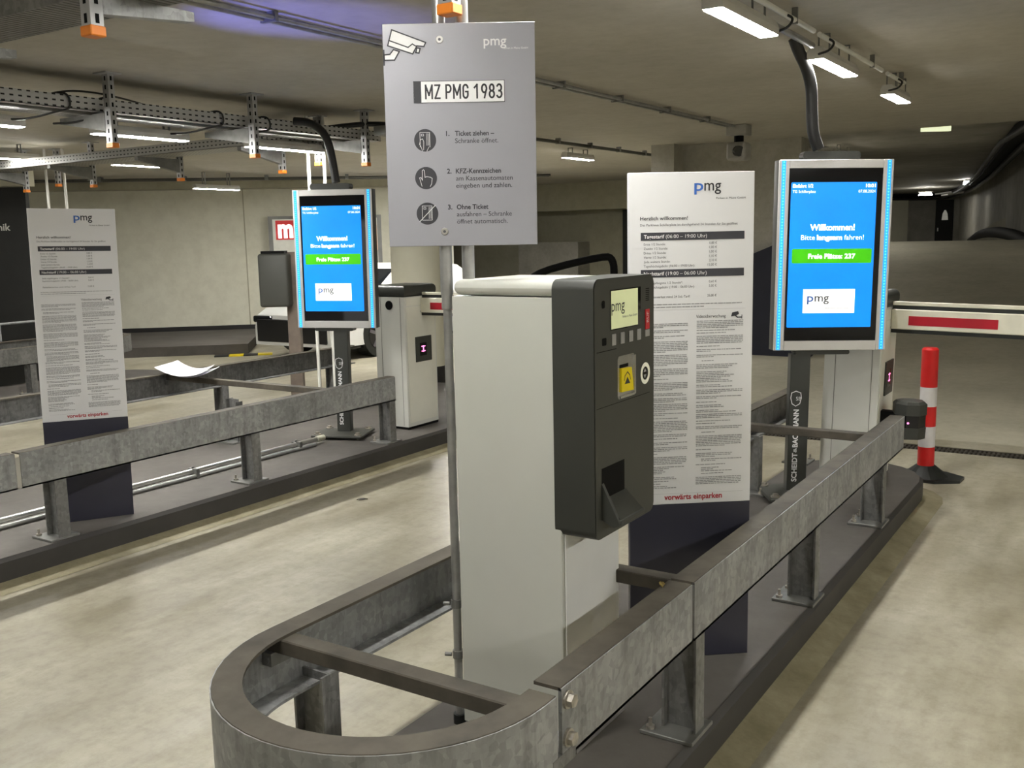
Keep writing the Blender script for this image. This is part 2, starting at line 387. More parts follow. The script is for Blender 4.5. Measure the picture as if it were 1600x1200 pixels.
# kerbed islands
def island(name, xa, xb, ya, yb, label, rnd=(.38, .38)):
    n = 10; rx = (xb - xa) / 2; xc = (xa + xb) / 2; p = []
    for k in range(n + 1): a = pi * k / n; p.append((xc + rx * cos(a), yb - rnd[1] + rnd[1] * sin(a)))
    for k in range(n + 1): a = pi + pi * k / n; p.append((xc + rx * cos(a), ya + rnd[0] + rnd[0] * sin(a)))
    mb = MB(); N = len(p); ins = [(xc + (x - xc) * (1 - .018 / rx), (ya + yb) / 2 + (y - (ya + yb) / 2) * (1 - .036 / (yb - ya))) for x, y in p]
    vs = [(x, y, 0) for x, y in p] + [(x, y, ZI - .018) for x, y in p] + [(x, y, ZI) for x, y in ins]
    mb.slot(1).add(vs, [(i, (i + 1) % N, N + (i + 1) % N, N + i) for i in range(N)])
    mb.add(vs[N:], [(i, (i + 1) % N, N + (i + 1) % N, N + i) for i in range(N)])
    mb.slot(0).add(vs[2 * N:], [tuple(range(N))])
    struct(name, mb, ['island_top', 'kerb_face'], label, 'traffic island')
    # mortar fillet along the kerb foot
    f = MB(); out = [(xc + (x - xc) * (1 + .10 / rx), (ya + yb) / 2 + (y - (ya + yb) / 2) * (1 + .2 / (yb - ya))) for x, y in p]
    f.add([(x, y, .03) for x, y in p] + [(x, y, .002) for x, y in out], [(i, (i + 1) % N, N + (i + 1) % N, N + i) for i in range(N)])
    struct('trim_' + name.split('_')[-1], f, 'kerb_mortar', 'mossy mortar fillet along the foot of the ' + label, 'kerb fillet')
island('floor_island_8', -1.81, -1.005, 1.28, 6.35, 'dark kerbed island of the near lane', (.4, .42))
island('floor_island_9', -6.45, -4.46, -1.0, 8.0, 'dark kerbed island of the second lane', (.5, .5))
island('floor_island_10', -10.2, -9.1, 0., 7.3, 'dark kerbed island of the third lane', (.4, .4))
struct('floor_island_11', wallbox(-9, 2.3, .04, 2.6, 0, ZI), 'island_top', 'grey raised walkway slab before the pale wall', 'walkway')

# ------------------------------------------------------------------ guard rails
RT, RB, FL = .62, .445, .072
def channel(mb, path, inward, z0=RB, z1=RT, fl=FL, th=.009):
    """bent steel channel: web on the path, flanges pointing inward"""
    pts = [Vector((*p, 0)) for p in path]; nor = []
    for i in range(len(pts)):
        a, b = pts[max(i - 1, 0)], pts[min(i + 1, len(pts) - 1)]; t = (b - a).normalized(); nor.append(Vector((-t.y, t.x, 0)) * inward)
    def sheet(r, m):
        mb.slot(m); vs = []; k = len(r)
        for p, n in zip(pts, nor): vs += [p + n * a + Z_ * z for a, z in r]
        fs = [(i * k + j, i * k + (j + 1) % k, (i + 1) * k + (j + 1) % k, (i + 1) * k + j) for i in range(len(pts) - 1) for j in range(k)]
        L = (len(pts) - 1) * k; mb.add(vs, fs + [tuple(range(k)), tuple(range(L, L + k))])
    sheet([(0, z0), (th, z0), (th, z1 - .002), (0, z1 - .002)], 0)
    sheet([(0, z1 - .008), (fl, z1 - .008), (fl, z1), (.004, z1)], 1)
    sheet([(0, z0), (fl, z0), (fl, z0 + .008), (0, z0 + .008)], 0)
    return mb
def post(par, x, y, side, z0=ZI, z1=RT - .01):
    """rail post: I section standing under the channel, base plate and anchor bolts; side = +1 rail face towards +X"""
    s = side; b = MB()
    b.box((x, y - .032, z0 + .012), (x - s * .007, y + .032, RB + .001))
    b.box((x - s * .10, y - .032, z0 + .012), (x - s * .107, y + .032, RB + .02)); b.box((x - s * .006, y - .004, z0 + .012), (x - s * .10, y + .004, RB + .02))
    o = b.build('post', 'galvanised_dark', par, True)
    MB().box((x + s * .012, y - .085, z0), (x - s * .155, y + .075, z0 + .012), .002, 1).build('base_plate', 'zinc_dark', o, True)
    for dy in (-.062, .055):
        MB().cyl((x - s * .13, y + dy, z0 + .012), (x - s * .13, y + dy, z0 + .022), .014, n=6).cyl((x - s * .13, y + dy, z0 + .022), (x - s * .13, y + dy, z0 + .045), .006, n=8).build('anchor_bolt', 'bolt_steel', o, True)
def bolt(par, x, y, z, s):
    MB().cyl((x, y, z), (x + s * .006, y, z), .021, n=16).cyl((x + s * .006, y, z), (x + s * .02, y, z), .016, n=6).build('bolt', 'bolt_steel', par, True, False)
def crossbar(par, xa, xb, y, z=.602, w=.055):
    MB().box((xa, y - w / 2, z - .04), (xb, y + w / 2, z), .003, 1).build('crossbar', 'rail_dust', par, True)
    for x, s in ((xa, 1), (xb, -1)):
        MB().box((x, y - w / 2 - .012, z - .075), (x + s * .035, y + w / 2 + .012, z - .04)).cyl((x + s * .02, y - .045, z - .058), (x + s * .02, y - .03, z - .058), .011, n=6).build('bracket', 'zinc_dark', par, True)

R = thing('guard_rail', 'galvanised guard rail looping around the ticket machine on the near island', 'guard rail', (-1.43, 3.4, ZI))
xr, xl = -1.015, -1.852
path = [(xl, 4.2), (xl, 2.9), (xl, 1.69)]
cx, rr_ = (xr + xl) / 2, (xr - xl) / 2
path += [(cx - rr_ * cos(pi * k / 26), 1.675 - rr_ * sin(pi * k / 26)) for k in range(1, 26)] + [(xr, 1.675), (xr, 1.722)]
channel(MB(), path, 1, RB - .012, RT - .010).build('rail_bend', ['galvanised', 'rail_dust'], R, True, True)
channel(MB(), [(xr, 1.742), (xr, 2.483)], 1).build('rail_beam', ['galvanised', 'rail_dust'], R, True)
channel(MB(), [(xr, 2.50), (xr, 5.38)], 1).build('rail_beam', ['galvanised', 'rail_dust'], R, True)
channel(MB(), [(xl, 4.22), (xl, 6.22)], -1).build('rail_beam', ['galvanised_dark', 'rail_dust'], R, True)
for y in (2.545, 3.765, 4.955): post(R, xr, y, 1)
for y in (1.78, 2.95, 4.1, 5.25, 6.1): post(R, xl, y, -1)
bolt(R, xr, 1.765, .585, 1); bolt(R, xr, 1.765, .495, 1)
crossbar(R, xl + .01, xr - .05, 1.675); crossbar(R, xl + .01, xr - .03, 2.56); crossbar(R, xl + .01, xr - .03, 4.92)
MB().box((xr + .001, 1.7, RB + .02), (xr - .012, 1.80, RB - .012)).build('splice_plate', 'galvanised_dark', R, True)

L = thing('guard_rail', 'galvanised guard rail along the second island, below the left tariff board', 'guard rail', (-5.4, 4, ZI))
xr2, xl2 = -4.50, -6.30
channel(MB(), [(xr2, -.6), (xr2, 2.55)], 1).build('rail_beam', ['galvanised', 'rail_dust'], L, True)
channel(MB(), [(xr2, 2.575), (xr2, 5.40)], 1).build('rail_beam', ['galvanised', 'rail_dust'], L, True)
MB().box((xr2 - .004, 2.5, RB + .0), (xr2 - .014, 2.63, RT - .02)).build('splice_plate', 'steel_bright', L, True)
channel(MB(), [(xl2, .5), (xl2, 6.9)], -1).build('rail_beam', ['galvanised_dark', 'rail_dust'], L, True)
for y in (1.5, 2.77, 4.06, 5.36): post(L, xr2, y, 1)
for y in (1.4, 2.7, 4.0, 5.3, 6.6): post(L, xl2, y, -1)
crossbar(L, xl2 + .01, xr2 - .03, 4.84); crossbar(L, xl2 + .01, xr2 - .03, .9)
post(L, -5.52, 4.84, 1, ZI)

T = thing('guard_rail', 'dull guard rail with rounded end on the third island, before the pale wall', 'guard rail', (-9.7, 5, ZI))
xa, xb = -9.25, -10.08; cx, rr_ = (xa + xb) / 2, (xa - xb) / 2
path = [(xa, .5), (xa, 6.45)] + [(cx + rr_ * cos(pi * k / 20), 6.45 + rr_ * sin(pi * k / 20)) for k in range(1, 20)] + [(xb, 6.45), (xb, .5)]
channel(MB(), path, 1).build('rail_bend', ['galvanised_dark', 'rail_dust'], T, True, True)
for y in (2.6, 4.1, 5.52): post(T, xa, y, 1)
MB().tube([(-10.12, 2, .80), (-10.12, 6.2, .80)], .015).tube([(-10.12, 5.7, .62), (-10.12, 5.7, .80)], .02).build('hand_rail', 'galvanised', T, True)

# ------------------------------------------------------------------ ticket machine
TM = thing('ticket_machine', 'white ticket machine with dark grey front inside the rail loop', 'ticket machine', (-1.456, 2.385, ZI))
mx0, mx1, my0, my1, mt = -1.63, -1.284, 2.215, 2.555, 1.484
MB().box((mx0 + .004, my0 + .004, ZI), (mx1 - .003, my1 - .004, ZI + .03)).build('plinth', 'zinc_dark', TM, True)
b = MB().box((mx0, my0, ZI + .03), (mx1, my1, mt - .045), .004, 2, {2})
b.build('column', 'machine_white', TM, True)
MB().box((mx0, my0, mt - .043), (mx1 + .004, my1, mt), .022, 4).build('lid', 'machine_white', TM, True, True)
MB().box((mx1 + .0005, my0 + .014, ZI + .035), (mx1 + .004, my1 - .004, .80), .0015, 1).build('door', 'machine_white_lit', TM, True)
MB().box((mx1 + .001, my0 + .10, ZI + .02), (mx1 + .012, my1 - .01, ZI + .032)).box((mx1 - .02, my0 + .05, ZI + .001), (mx1 + .014, my1 + .01, ZI + .012)).build('base_bar', 'steel_bright', TM, True)
# head with rounded profile
hx0, hx1, hy0, hy1, hz0, hz1 = -1.303, -1.18, 2.213, 2.582, .792, 1.487
b = MB().box((hx0, hy0, hz0), (hx1, hy1, hz1), .028, 5, {0})
head = b.build('head', 'anthracite', TM, True, True)
f = hx1 + .0015; e1, e2 = Y_, Z_; O = Vector((f, 0, 0))
MB().rrect(O, e1, e2, hy0 + .003, hy1 - .003, hz0 + .003, hz1 - .003, .026, 8).build('front_plate', 'anthracite_face', head, True)
MB().rect(O + X_ * .0006, e1, e2, 2.226, 2.34, 1.296, 1.298).rect(O + X_ * .0006, e1, e2, 2.224, 2.55, 1.148, 1.1495).build('panel_seam', 'black', head, True)
MB().rrect(O + X_ * .0006, e1, e2, 2.305, 2.492, 1.348, 1.4555, .003).build('display_bezel', 'gloss_black', TM, True)
MB().rect(O + X_ * .0012, e1, e2, 2.309, 2.472, 1.351, 1.4525).build('display', 'lcd', TM, True)
MB().text('pmg', O + X_ * .0018, e1, e2, 2.310, 1.398, .045, .078).build('lettering', 'ink', TM, True)
MB().text('Parken in Mainz GmbH', O + X_ * .0018, e1, e2, 2.375, 1.377, .009, .09).build('lettering', 'ink_grey', TM, True)
for y in (2.323, 2.375, 2.427, 2.478): MB().box((f, y - .012, 1.307), (f + .003, y + .012, 1.338), .0015, 1).build('button', 'button_grey', TM, True)
MB().rrect(O + X_ * .0006, e1, e2, 2.257, 2.274, 1.410, 1.430, .004).rrect(O + X_ * .0006, e1, e2, 2.257, 2.282, 1.312, 1.332, .004).build('sensor_window', 'black', TM, True)
b = MB()
for k in range(7): b.rrect(O + X_ * .0006, e1, e2, 2.523, 2.547, 1.413 + k * .0055, 1.4155 + k * .0055, .001, 2)
b.build('speaker_grille', 'black', TM, True)
MB().box((f - .001, 2.520, 1.333), (f + .002, 2.547, 1.389)).build('call_label', 'label_red', TM, True)
MB().text('RUF', O + X_ * .0022, Z_, -Y_, 1.352, -2.540, .018, .030).build('lettering', 'plate_white', TM, True)
MB().box((f - .001, 2.520, 1.312), (f + .002, 2.547, 1.331)).build('call_button', 'button_grey', TM, True)
b = MB().rrect(O + X_ * .0006, e1, e2, 2.346, 2.452, 1.156, 1.274, .012, 6)
b.build('ticket_bezel', 'chrome', TM, True)
MB().box((f - .02, 2.350, 1.160), (f + .0015, 2.354, 1.27)).box((f - .02, 2.440, 1.16), (f + .006, 2.449, 1.27)).box((f, 2.354, 1.158), (f + .006, 2.44, 1.164)).build('ticket_frame', 'chrome', TM, True)
MB().rect(O + X_ * .0012, e1, e2, 2.357, 2.410, 1.241, 1.250).build('ticket_slot', 'black', TM, True)
MB().prism([(2.358, 1.176), (2.432, 1.173), (2.420, 1.238), (2.358, 1.241)], O + X_ * .0012, e1, e2, X_, .006).build('ticket_flap', 'yellow', TM, True)
MB().prism([(2.375, 1.196), (2.408, 1.195), (2.392, 1.214)], O + X_ * .0075, e1, e2, X_, .0006).line(O + X_ * .0078, e1, e2, [(2.372, 1.207), (2.376, 1.218), (2.392, 1.228), (2.406, 1.218), (2.410, 1.206)], .003).build('graphic_arrow', 'ink', TM, True)
MB().disc(O + X_ * .003, e1, e2, 2.516, 1.208, .031, 36, .019).build('glow_ring', 'glow_ring', TM, True)
MB().disc(O + X_ * .001, e1, e2, 2.516, 1.208, .0185, 28).build('reader_window', 'gloss_black', TM, True)
MB().prism([(2.507, 1.212), (2.525, 1.212), (2.516, 1.223)], O + X_ * .0016, e1, e2, X_, .0006).prism([(2.507, 1.204), (2.516, 1.193), (2.525, 1.204)], O + X_ * .0016, e1, e2, X_, .0006).build('graphic_arrows', 'button_grey', TM, True)
# ticket chute: dark pocket and lip
MB().rect(O + X_ * .0006, e1, e2, 2.249, 2.385, .87, .985).build('chute_opening', 'black', TM, True)
b = MB().prism([(f, .945), (f, .845), (f + .035, .828), (f + .052, .834), (f + .052, .842)], (0, 2.249, 0), X_, Z_, Y_, .012)
b.prism([(f, .900), (f, .845), (f + .052, .834), (f + .052, .850)], (0, 2.258, 0), X_, Z_, Y_, .135)
b.box((f + .045, 2.252, .834), (f + .056, 2.40, .850), .004, 2)
b.build('chute', 'anthracite', TM, True)

# ------------------------------------------------------------------ sign on twin conduit
P1, P2 = (-1.667, 2.245), (-1.616, 2.282)
SP = thing('conduit_pole', 'pair of grey steel conduits rising past the ticket machine behind the grey sign', 'conduit', (*P1, ZI))
MB().cyl((*P1, ZI + .03), (*P1, 1.40), .0125).cyl((*P1, 1.40), (*P1, 1.415), .0165).cyl((*P1, 1.44), (*P1, 2.6), .018).cyl((*P1, 1.415), (*P1, 1.44), .016).build('conduit', 'conduit_zinc', SP, True, True)
MB().cyl((*P2, mt + .0005), (*P2, 2.6), .018).build('conduit', 'conduit_zinc', SP, True, True)
for z in (.36, .52): MB().cyl((*P1, z - .012), (*P1, z + .012), .0165).cyl((P1[0] - .015, P1[1] - .012, z), (P1[0] - .034, P1[1] - .02, z), .006).build('clamp', 'zinc_dark', SP, True)
MB().cyl((*P1, ZI), (*P1, ZI + .03), .02).build('cable_grommet', 'rubber', SP, True)
def strut(par, x, y, z0, z1, w=.042, cap='orange_cap', plate=True):
    o = MB().box((x - w / 2, y - .02, z0), (x + w / 2, y + .02, z1)).build('upright', 'strut_metal', par, True)
    s = MB(); k = z0 + .02
    while k < z1 - .03:
        s.box((x - .006, y - .0212, k), (x + .006, y - .0204, k + .025)); s.box((x + w / 2 + .0004, y - .006, k), (x + w / 2 + .0012, y + .006, k + .025)); k += .05
    s.build('slot_row', 'black', o, True)
    MB().box((x - w / 2 - .004, y - .024, z0 - .014), (x + w / 2 + .004, y + .024, z0 + .014), .003, 1).build('end_cap', cap, o, True)
    if plate: MB().box((x - .06, y - .055, z1 - .008), (x + .06, y + .055, z1)).build('ceiling_plate', 'strut_metal', o, True)
    return o
strut(SP, -1.614, 2.224, 2.206, 2.6, .046)
yw = YAW
e1 = Vector((cos(yw), sin(yw), 0)); nrm = Vector((sin(yw), -cos(yw), 0))
SG = thing('instruction_sign', 'light grey sign with camera symbol and ticket instructions, hung on the conduits', 'sign', (-1.781, 2.137, 1.579), yw, ry=.004)
O = Vector((0, 0, 0)); a1, a2 = X_, Z_; sw, sh = .414, .598
MB().box((0, 0, 0), (sw, .005, sh), .001, 1).build('panel', 'sign_grey', SG)
F = Vector((0, -.0008, 0)); F2 = Vector((0, -.0014, 0))
for u, v in ((.155, .555), (.155, .04)):
    bo = MB().cyl((u, 0, v), (u, -.004, v), .0105, .009, 18).build('bolt', 'steel_bright', SG)
    MB().disc((0, -.0046, 0), a1, a2, u, v, .004, 10).build('socket', 'ink_grey', bo)
# camera pictogram (white with outline)
def pic(pts): return [((x - 596) / 580, .598 - (y - 37) / 579) for x, y in pts]
body = pic([(611, 46), (664, 66), (661, 72), (650, 71), (643, 83), (604, 70)])
arm = pic([(613, 76), (622, 79), (614, 92), (598, 92), (598, 84), (607, 83)])
lens = pic([(650, 74), (655, 75), (653, 82), (648, 81)])
cs = MB()
for p in (body, arm, lens): cs.add([F + a1 * u + a2 * v for u, v in p], [tuple(range(len(p)))])
cs.build('graphic_camera', 'plate_white', SG)
ol = MB()
for p in (body, arm, lens): ol.line(F2, a1, a2, p, .0034, True)
ol.line(F2, a1, a2, pic([(606, 62), (636, 73), (643, 68), (648, 71)]), .003); ol.line(F2, a1, a2, pic([(597.5, 77), (597.5, 99)]), .004)
ol.build('graphic_outline', 'ink', SG)
MB().text('pmg', F, a1, a2, .2745, .538, .036, .062, bold=.012).text('Parken in Mainz GmbH', F, a1, a2, .327, .5275, .0075, .068).build('lettering', 'plate_white', SG)
lp = MB().rrect(F, a1, a2, .0805, .329, .389, .446, .004).build('licence_plate', 'plate_white', SG)
MB().rect(F2, a1, a2, .0812, .101, .3895, .4455).build('plate_band', 'ink', lp)
arc = lambda cx, cy, rx, ry, a, b, n=9: [(cx + rx * cos(math.radians(a + (b - a) * k / n)), cy + ry * sin(math.radians(a + (b - a) * k / n))) for k in range(n + 1)]
GL = {'M': [[(0, 0), (0, 1), (.5, .25), (1, 1), (1, 0)]], 'Z': [[(0, 1), (1, 1), (0, 0), (1, 0)]], 'P': [[(0, 0), (0, 1), (.5, 1)] + arc(.5, .73, .5, .27, 90, -90) + [(0, .46)]],
      'G': [arc(.5, .74, .5, .26, 10, 180) + arc(.5, .26, .5, .26, 180, 360) + [(1, .48), (.55, .48)]], '1': [[(.05, .78), (.6, 1), (.6, 0)]],
      '9': [arc(.5, .70, .5, .30, 0, 360, 16), [(.98, .66), (.55, 0)]], '8': [arc(.5, .75, .43, .25, 0, 360, 14), arc(.5, .26, .5, .26, 0, 360, 14)],
      '3': [arc(.45, .75, .48, .25, 150, -90) + arc(.45, .26, .53, .26, 90, -150)]}
u = .1135
for ch in 'MZ PMG 1983':
    if ch == ' ': u += .0095; continue
    w_ = .0175 if ch == 'M' else .0125
    g = MB()
    for st_ in GL[ch]: g.line(F2, a1, a2, [(u + x * w_, .4005 + y * .0345) for x, y in st_], .0046)
    g.build('lettering', 'ink', lp); u += w_ + .0083
MB().line(F2, a1, a2, [(.0805, .389), (.329, .389), (.329, .446), (.0805, .446)], .0013, True).build('plate_border', 'ink', lp)
for k, (u, v) in enumerate(((.108, .289), (.1075, .187), (.1085, .090))):
    d = MB().disc(F, a1, a2, u, v, .0303, 40).build('pictogram', 'ink', SG); g = MB()
    if k != 1:
        g.line(F2, a1, a2, [(u - .014, v - .018), (u - .014, v + .021), (u + .013, v + .021), (u + .013, v - .018)], .0010, k == 2)
        g.line(F2, a1, a2, [(u - .010, v + .012), (u - .004, v + .012), (u - .004, v + .017), (u - .010, v + .017)], .0008, True)
        for q in range(4): g.line(F2, a1, a2, [(u + .004 + q * .0025, v - .014), (u + .004 + q * .0025, v + .018)], .0006)
    if k == 0: g.line(F2, a1, a2, [(u - .016, v - .012), (u - .013, v + .002), (u - .007, v + .004), (u - .004, v - .004), (u - .005, v - .026)], .0010).line(F2, a1, a2, [(u - .013, v - .014), (u - .008, v - .029)], .0010).line(F2, a1, a2, [(u + .01, v - .018), (u + .004, v - .029)], .0010)
    if k == 1: g.line(F2, a1, a2, [(u - .012, v - .022), (u - .018, v + .001), (u - .014, v + .002), (u - .010, v - .006), (u - .010, v + .020), (u - .007, v + .023), (u - .004, v + .020), (u - .003, v + .002), (u + .002, v + .004), (u + .007, v + .003), (u + .012, v + .002), (u + .017, v - .001), (u + .015, v - .016), (u + .011, v - .023)], .0012)
    if k == 2: g.line(F2, a1, a2, [(u - .022, v - .022), (u + .022, v + .022)], .0017)
    g.build('graphic_lines', 'plate_white', d)
t = MB(); t2 = MB()
for n, v, head_, rest in (('1.', .300, 'Ticket ziehen –', ['Schranke öffnet.']), ('2.', .1985, 'KFZ-Kennzeichen', ['am Kassenautomaten', 'eingeben und zahlen.']), ('3.', .1005, 'Ohne Ticket', ['ausfahren – Schranke', 'öffnet automatisch.'])):
    wid = {'Ticket ziehen –': .108, 'Schranke öffnet.': .119, 'KFZ-Kennzeichen': .125, 'am Kassenautomaten': .157, 'eingeben und zahlen.': .155, 'Ohne Ticket': .088, 'ausfahren – Schranke': .153, 'öffnet automatisch.': .141}
    t.text(n, F, a1, a2, .166, v, .0185, bold=.02).text(head_, F, a1, a2, .1905, v, .0185, wid[head_], bold=.02)
    for i, s in enumerate(rest): t2.text(s, F, a1, a2, .1905, v - .0198 * (i + 1), .0185, wid[s])
t.build('lettering', 'ink', SG); t2.build('lettering', 'ink', SG)

# ------------------------------------------------------------------ tariff boards
def make_board(label, loc, rz, ry=0.):
    B = thing('tariff_board', label, 'information board', loc, rz, ry=ry); w, h, zs = .416, 1.655, .55
    MB().box((0, 0, 0), (w, .03, zs), .0015, 1).build('base_panel', 'board_navy', B)
    MB().box((0, 0, zs), (w, .03, h), .0015, 1).build('white_panel', 'board_white', B)
    F = Vector((0, -.0008, 0)); G = Vector((0, -.0014, 0))
    def V(d): return h - d
    MB().text('p', F, X_, Z_, .215, V(.060), .052, .030, bold=.012).build('lettering', 'logo_blue', B)
    k = MB().text('mg', F, X_, Z_, .248, V(.060), .052, .056, bold=.008)
    k.text('Herzlich willkommen!', F, X_, Z_, .036, V(.152), .0165, .158, bold=.012).text('Videoüberwachung', F, X_, Z_, .224, V(.474), .0155, .100)
    k.build('lettering', 'ink', B)
    s = MB().text('Parken in Mainz GmbH', F, X_, Z_, .288, V(.088), .0095, .098)
    s.text('Das Parkhaus Schillerplatz ist durchgehend 24 Stunden für Sie geöffnet', F, X_, Z_, .036, V(.171), .0108, .325)
    rows = [(.233, 'Erste 1/2 Stunde:', '0,80 €', .072), (.2472, 'Zweite 1/2 Stunde:', '1,00 €', .08), (.2614, 'Dritte 1/2 Stunde:', '1,00 €', .074), (.2756, 'Vierte 1/2 Stunde:', '1,10 €', .075), (.2898, 'Jede weitere Stunde:', '2,10 €', .088), (.304, 'Tageshöchstgebühr (06:00 – 19:00 Uhr):', '15,00 €', .170),
            (.359, 'Jede angefangene 1/2 Stunde*:', '0,60 €', .13), (.373, 'Nachthöchstgebühr (19:00 – 06:00 Uhr):', '5,00 €', .170), (.405, 'Parkscheinverlust mind. 24 Std.-Tarif:', '25,00 €', .155)]
    for d, a, p, wd in rows:
        s.text(a, F, X_, Z_, .048, V(d), .0108, wd); s.text(p, F, X_, Z_, .292, V(d - .0012), .0108, .026 if len(p) < 7 else .031, 'R')
    s.build('lettering', 'ink_grey', B)
    for d, tx, wd in ((.192, 'Tagestarif (06:00 – 19:00 Uhr)', .208), (.312, 'Nachttarif (19:00 – 06:00 Uhr)', .208)):
        br = MB().rect(F, X_, Z_, .038, .384, V(d + .0255), V(d)).build('heading_bar', 'bar_grey', B)
        hd = tx.index('(')
        MB().text(tx[:hd].strip(), G, X_, Z_, .048, V(d + .0185), .0165, .068, bold=.02).text(tx[hd:], G, X_, Z_, .121, V(d + .0185), .0165, .137).build('lettering', 'plate_white', br)
    MB().prism([(.342, .004), (.346, .017), (.366, .021), (.369, .012), (.358, .006)], F + Z_ * V(.476), X_, Z_, -Y_, .0004).line(F + Z_ * V(.476), X_, Z_, [(.358, .006), (.364, .001), (.378, .001)], .004).line(F + Z_ * V(.476), X_, Z_, [(.379, -.003), (.379, .008)], .0025).build('graphic_camera', 'ink', B)
    MB().text('vorwärts einparken', F, X_, Z_, .118, V(1.089), .0265, .200, bold=.025).build('lettering', 'red_ink', B)
    fp = MB(); rnd = random.Random(3)
    def words(u0, u1, d, hh=.0026):
        u = u0
        while u < u1 - .004:
            l = min(rnd.uniform(.005, .019), u1 - u); fp.rect(F, X_, Z_, u, u + l, V(d), V(d) + hh); u += l + rnd.uniform(.0012, .0022)
    for d, e in ((.428, .378), (.437, .25)): words(.036, e, d)
    fp.rect(F, X_, Z_, .036, .39, V(.4455), V(.4450)); fp.rect(F, X_, Z_, .036, .39, V(1.0685), V(1.068))
    for c0, c1, dd in ((.034, .196, .492), (.226, .384, .486)):
        d = dd
        while d < 1.045:
            n = rnd.choice((1, 1, 2, 2, 3, 5, 7)); ind = rnd.choice((0, 0, 0, .018)) if c0 > .1 else rnd.choice((0, 0, 0, 0, .006)); full = rnd.random() < .6
            for i in range(n):
                if d > 1.05: break
                end = c1 if (full and i < n - 1) else c0 + (c1 - c0) * rnd.uniform(.3, .98)
                words(c0 + ind, end, d); d += .0056
            d += rnd.choice((.003, .0055, .0075))
    fp.build('fine_print', 'fine_ink', B)
    return B
b1 = make_board('white and navy tariff board standing just behind the ticket machine', (-1.413, 2.902, ZI), .663)
b2 = copy_thing(b1, (-4.796, 2.874, ZI), 'white and navy tariff board in the left of the picture, behind the second island rail'); b2.rotation_euler = (0, .016, 1.015)

# ------------------------------------------------------------------ information displays
def make_display(label, loc, rz, ry, pu):
    D = thing('information_display', label, 'display', loc, rz, ry=ry); w, h, z0 = .605, 1.01, .82
    z1 = z0 + h; F = Vector((0, -.0015, 0)); G = Vector((0, -.0025, 0)); K = Vector((0, -.0032, 0))
    MB().box((0, .012, z0), (w, .105, z1), .012, 3, {2}).build('housing', 'anthracite', D, smooth=True)
    MB().box((.0, -.001, z0), (.055, .014, z1), .003, 1).box((w - .055, -.001, z0), (w, .014, z1), .003, 1).box((.055, 0, z0), (w - .055, .014, z0 + .052), .002, 1).box((.055, 0, z1 - .044), (w - .055, .014, z1), .002, 1).build('frame', 'silver', D)
    for u in (.024, w - .024):
        l = MB().rect(F, X_, Z_, u - .011, u + .011, z0 + .004, z1 - .004).build('led_strip', 'led_cyan', D)
        q = MB(); n = 64
        for k in range(n): q.disc(G, X_, Z_, u, z0 + .012 + k * (h - .024) / (n - 1), .0042, 8)
        q.build('led_row', 'led_core', l)
    MB().box((.055, .002, z0 + .052), (w - .055, .013, z1 - .044)).build('glass', 'gloss_black', D)
    Z = Z_ * z0
    sc = MB().rrect(Vector((0, .001, z0)), X_, Z_, .066, .520, .125, .893, .006).build('screen', 'screen_blue', D)
    H = Vector((0, .0002, z0)); I = Vector((0, -.0006, z0))
    MB().rrect(H, X_, Z_, .082, .508, .468, .545, .008).build('green_band', 'screen_green', sc)
    MB().rect(H, X_, Z_, .150, .428, .202, .330).build('white_card', 'screen_white', sc)
    t = MB().text('Einfahrt 1/2', H, X_, Z_, .075, .866, .025, .108, bold=.03).text('TG Schillerplatz', H, X_, Z_, .075, .838, .021, .122)
    t.text('10:01', H, X_, Z_, .513, .866, .025, .052, 'R', .03).text('07.08.2024', H, X_, Z_, .513, .838, .021, .09, 'R')
    t.text('Willkommen!', H, X_, Z_, .293, .642, .046, .238, 'C', .03).text('Bitte', H, X_, Z_, .128, .592, .037, .074).text('langsam', H, X_, Z_, .212, .592, .037, .135, bold=.035).text('fahren!', H, X_, Z_, .358, .592, .037, .104)
    t.text('Freie Plätze: 237', I, X_, Z_, .295, .493, .036, .252, 'C', .03)
    t.build('lettering', 'screen_text', sc)
    MB().text('p', I, X_, Z_, .172, .264, .062, .034, bold=.015).build('lettering', 'logo_blue', sc); MB().text('mg', I, X_, Z_, .212, .264, .062, .078, bold=.012).text('Parken in Mainz GmbH', I, X_, Z_, .268, .224, .014, .135).build('lettering', 'ink_grey', sc)
    MB().box((.13, .022, z1), (.435, .10, z1 + .045), .018, 3, {1}).build('top_cap', 'anthracite', D, smooth=True)
    MB().box((.125, .02, z0 - .025), (.42, .10, z0), .01, 2, {1}).build('mounting_plate', 'anthracite', D)
    p = MB().box((pu, .025, .035), (pu + .108, .09, z0 - .024), .006, 2, {2}).build('post', 'anthracite', D)
    L_ = Vector((pu, .0243, .085))
    MB().text('SCHEIDT', L_, Z_, -X_, 0, -.052, .040, .162, bold=.03).text('&', L_, Z_, -X_, .165, -.048, .026, .026).text('BACHMANN', L_, Z_, -X_, .194, -.052, .040, .212, bold=.03).text('SB', L_, X_, Z_, .035, .456, .030, .028).build('lettering', 'plate_white', p)
    sh = [(.002, .41), (.014, .452), (.030, .492), (.032, .504)]
    MB().line(L_, X_, Z_, [(.034, .425), (.056, .438), (.064, .470), (.060, .498), (.034, .508), (.010, .498), (.006, .470), (.014, .438)], .0042, True).build('graphic_shield', 'plate_white', p)
    bp = MB().box((pu - .14, -.16, .018), (pu + .25, .17, .036), .004, 1).build('base_plate', 'anthracite_face', D)
    for x, y in ((pu - .10, -.12), (pu + .21, -.12), (pu - .10, .13), (pu + .21, .13)):
        MB().cyl((x, y, 0), (x, y, .05), .009, n=10).cyl((x, y, .036), (x, y, .043), .026, n=16).cyl((x, y, .043), (x, y, .055), .017, n=6).build('levelling_bolt', 'bolt_steel', bp)
    return D
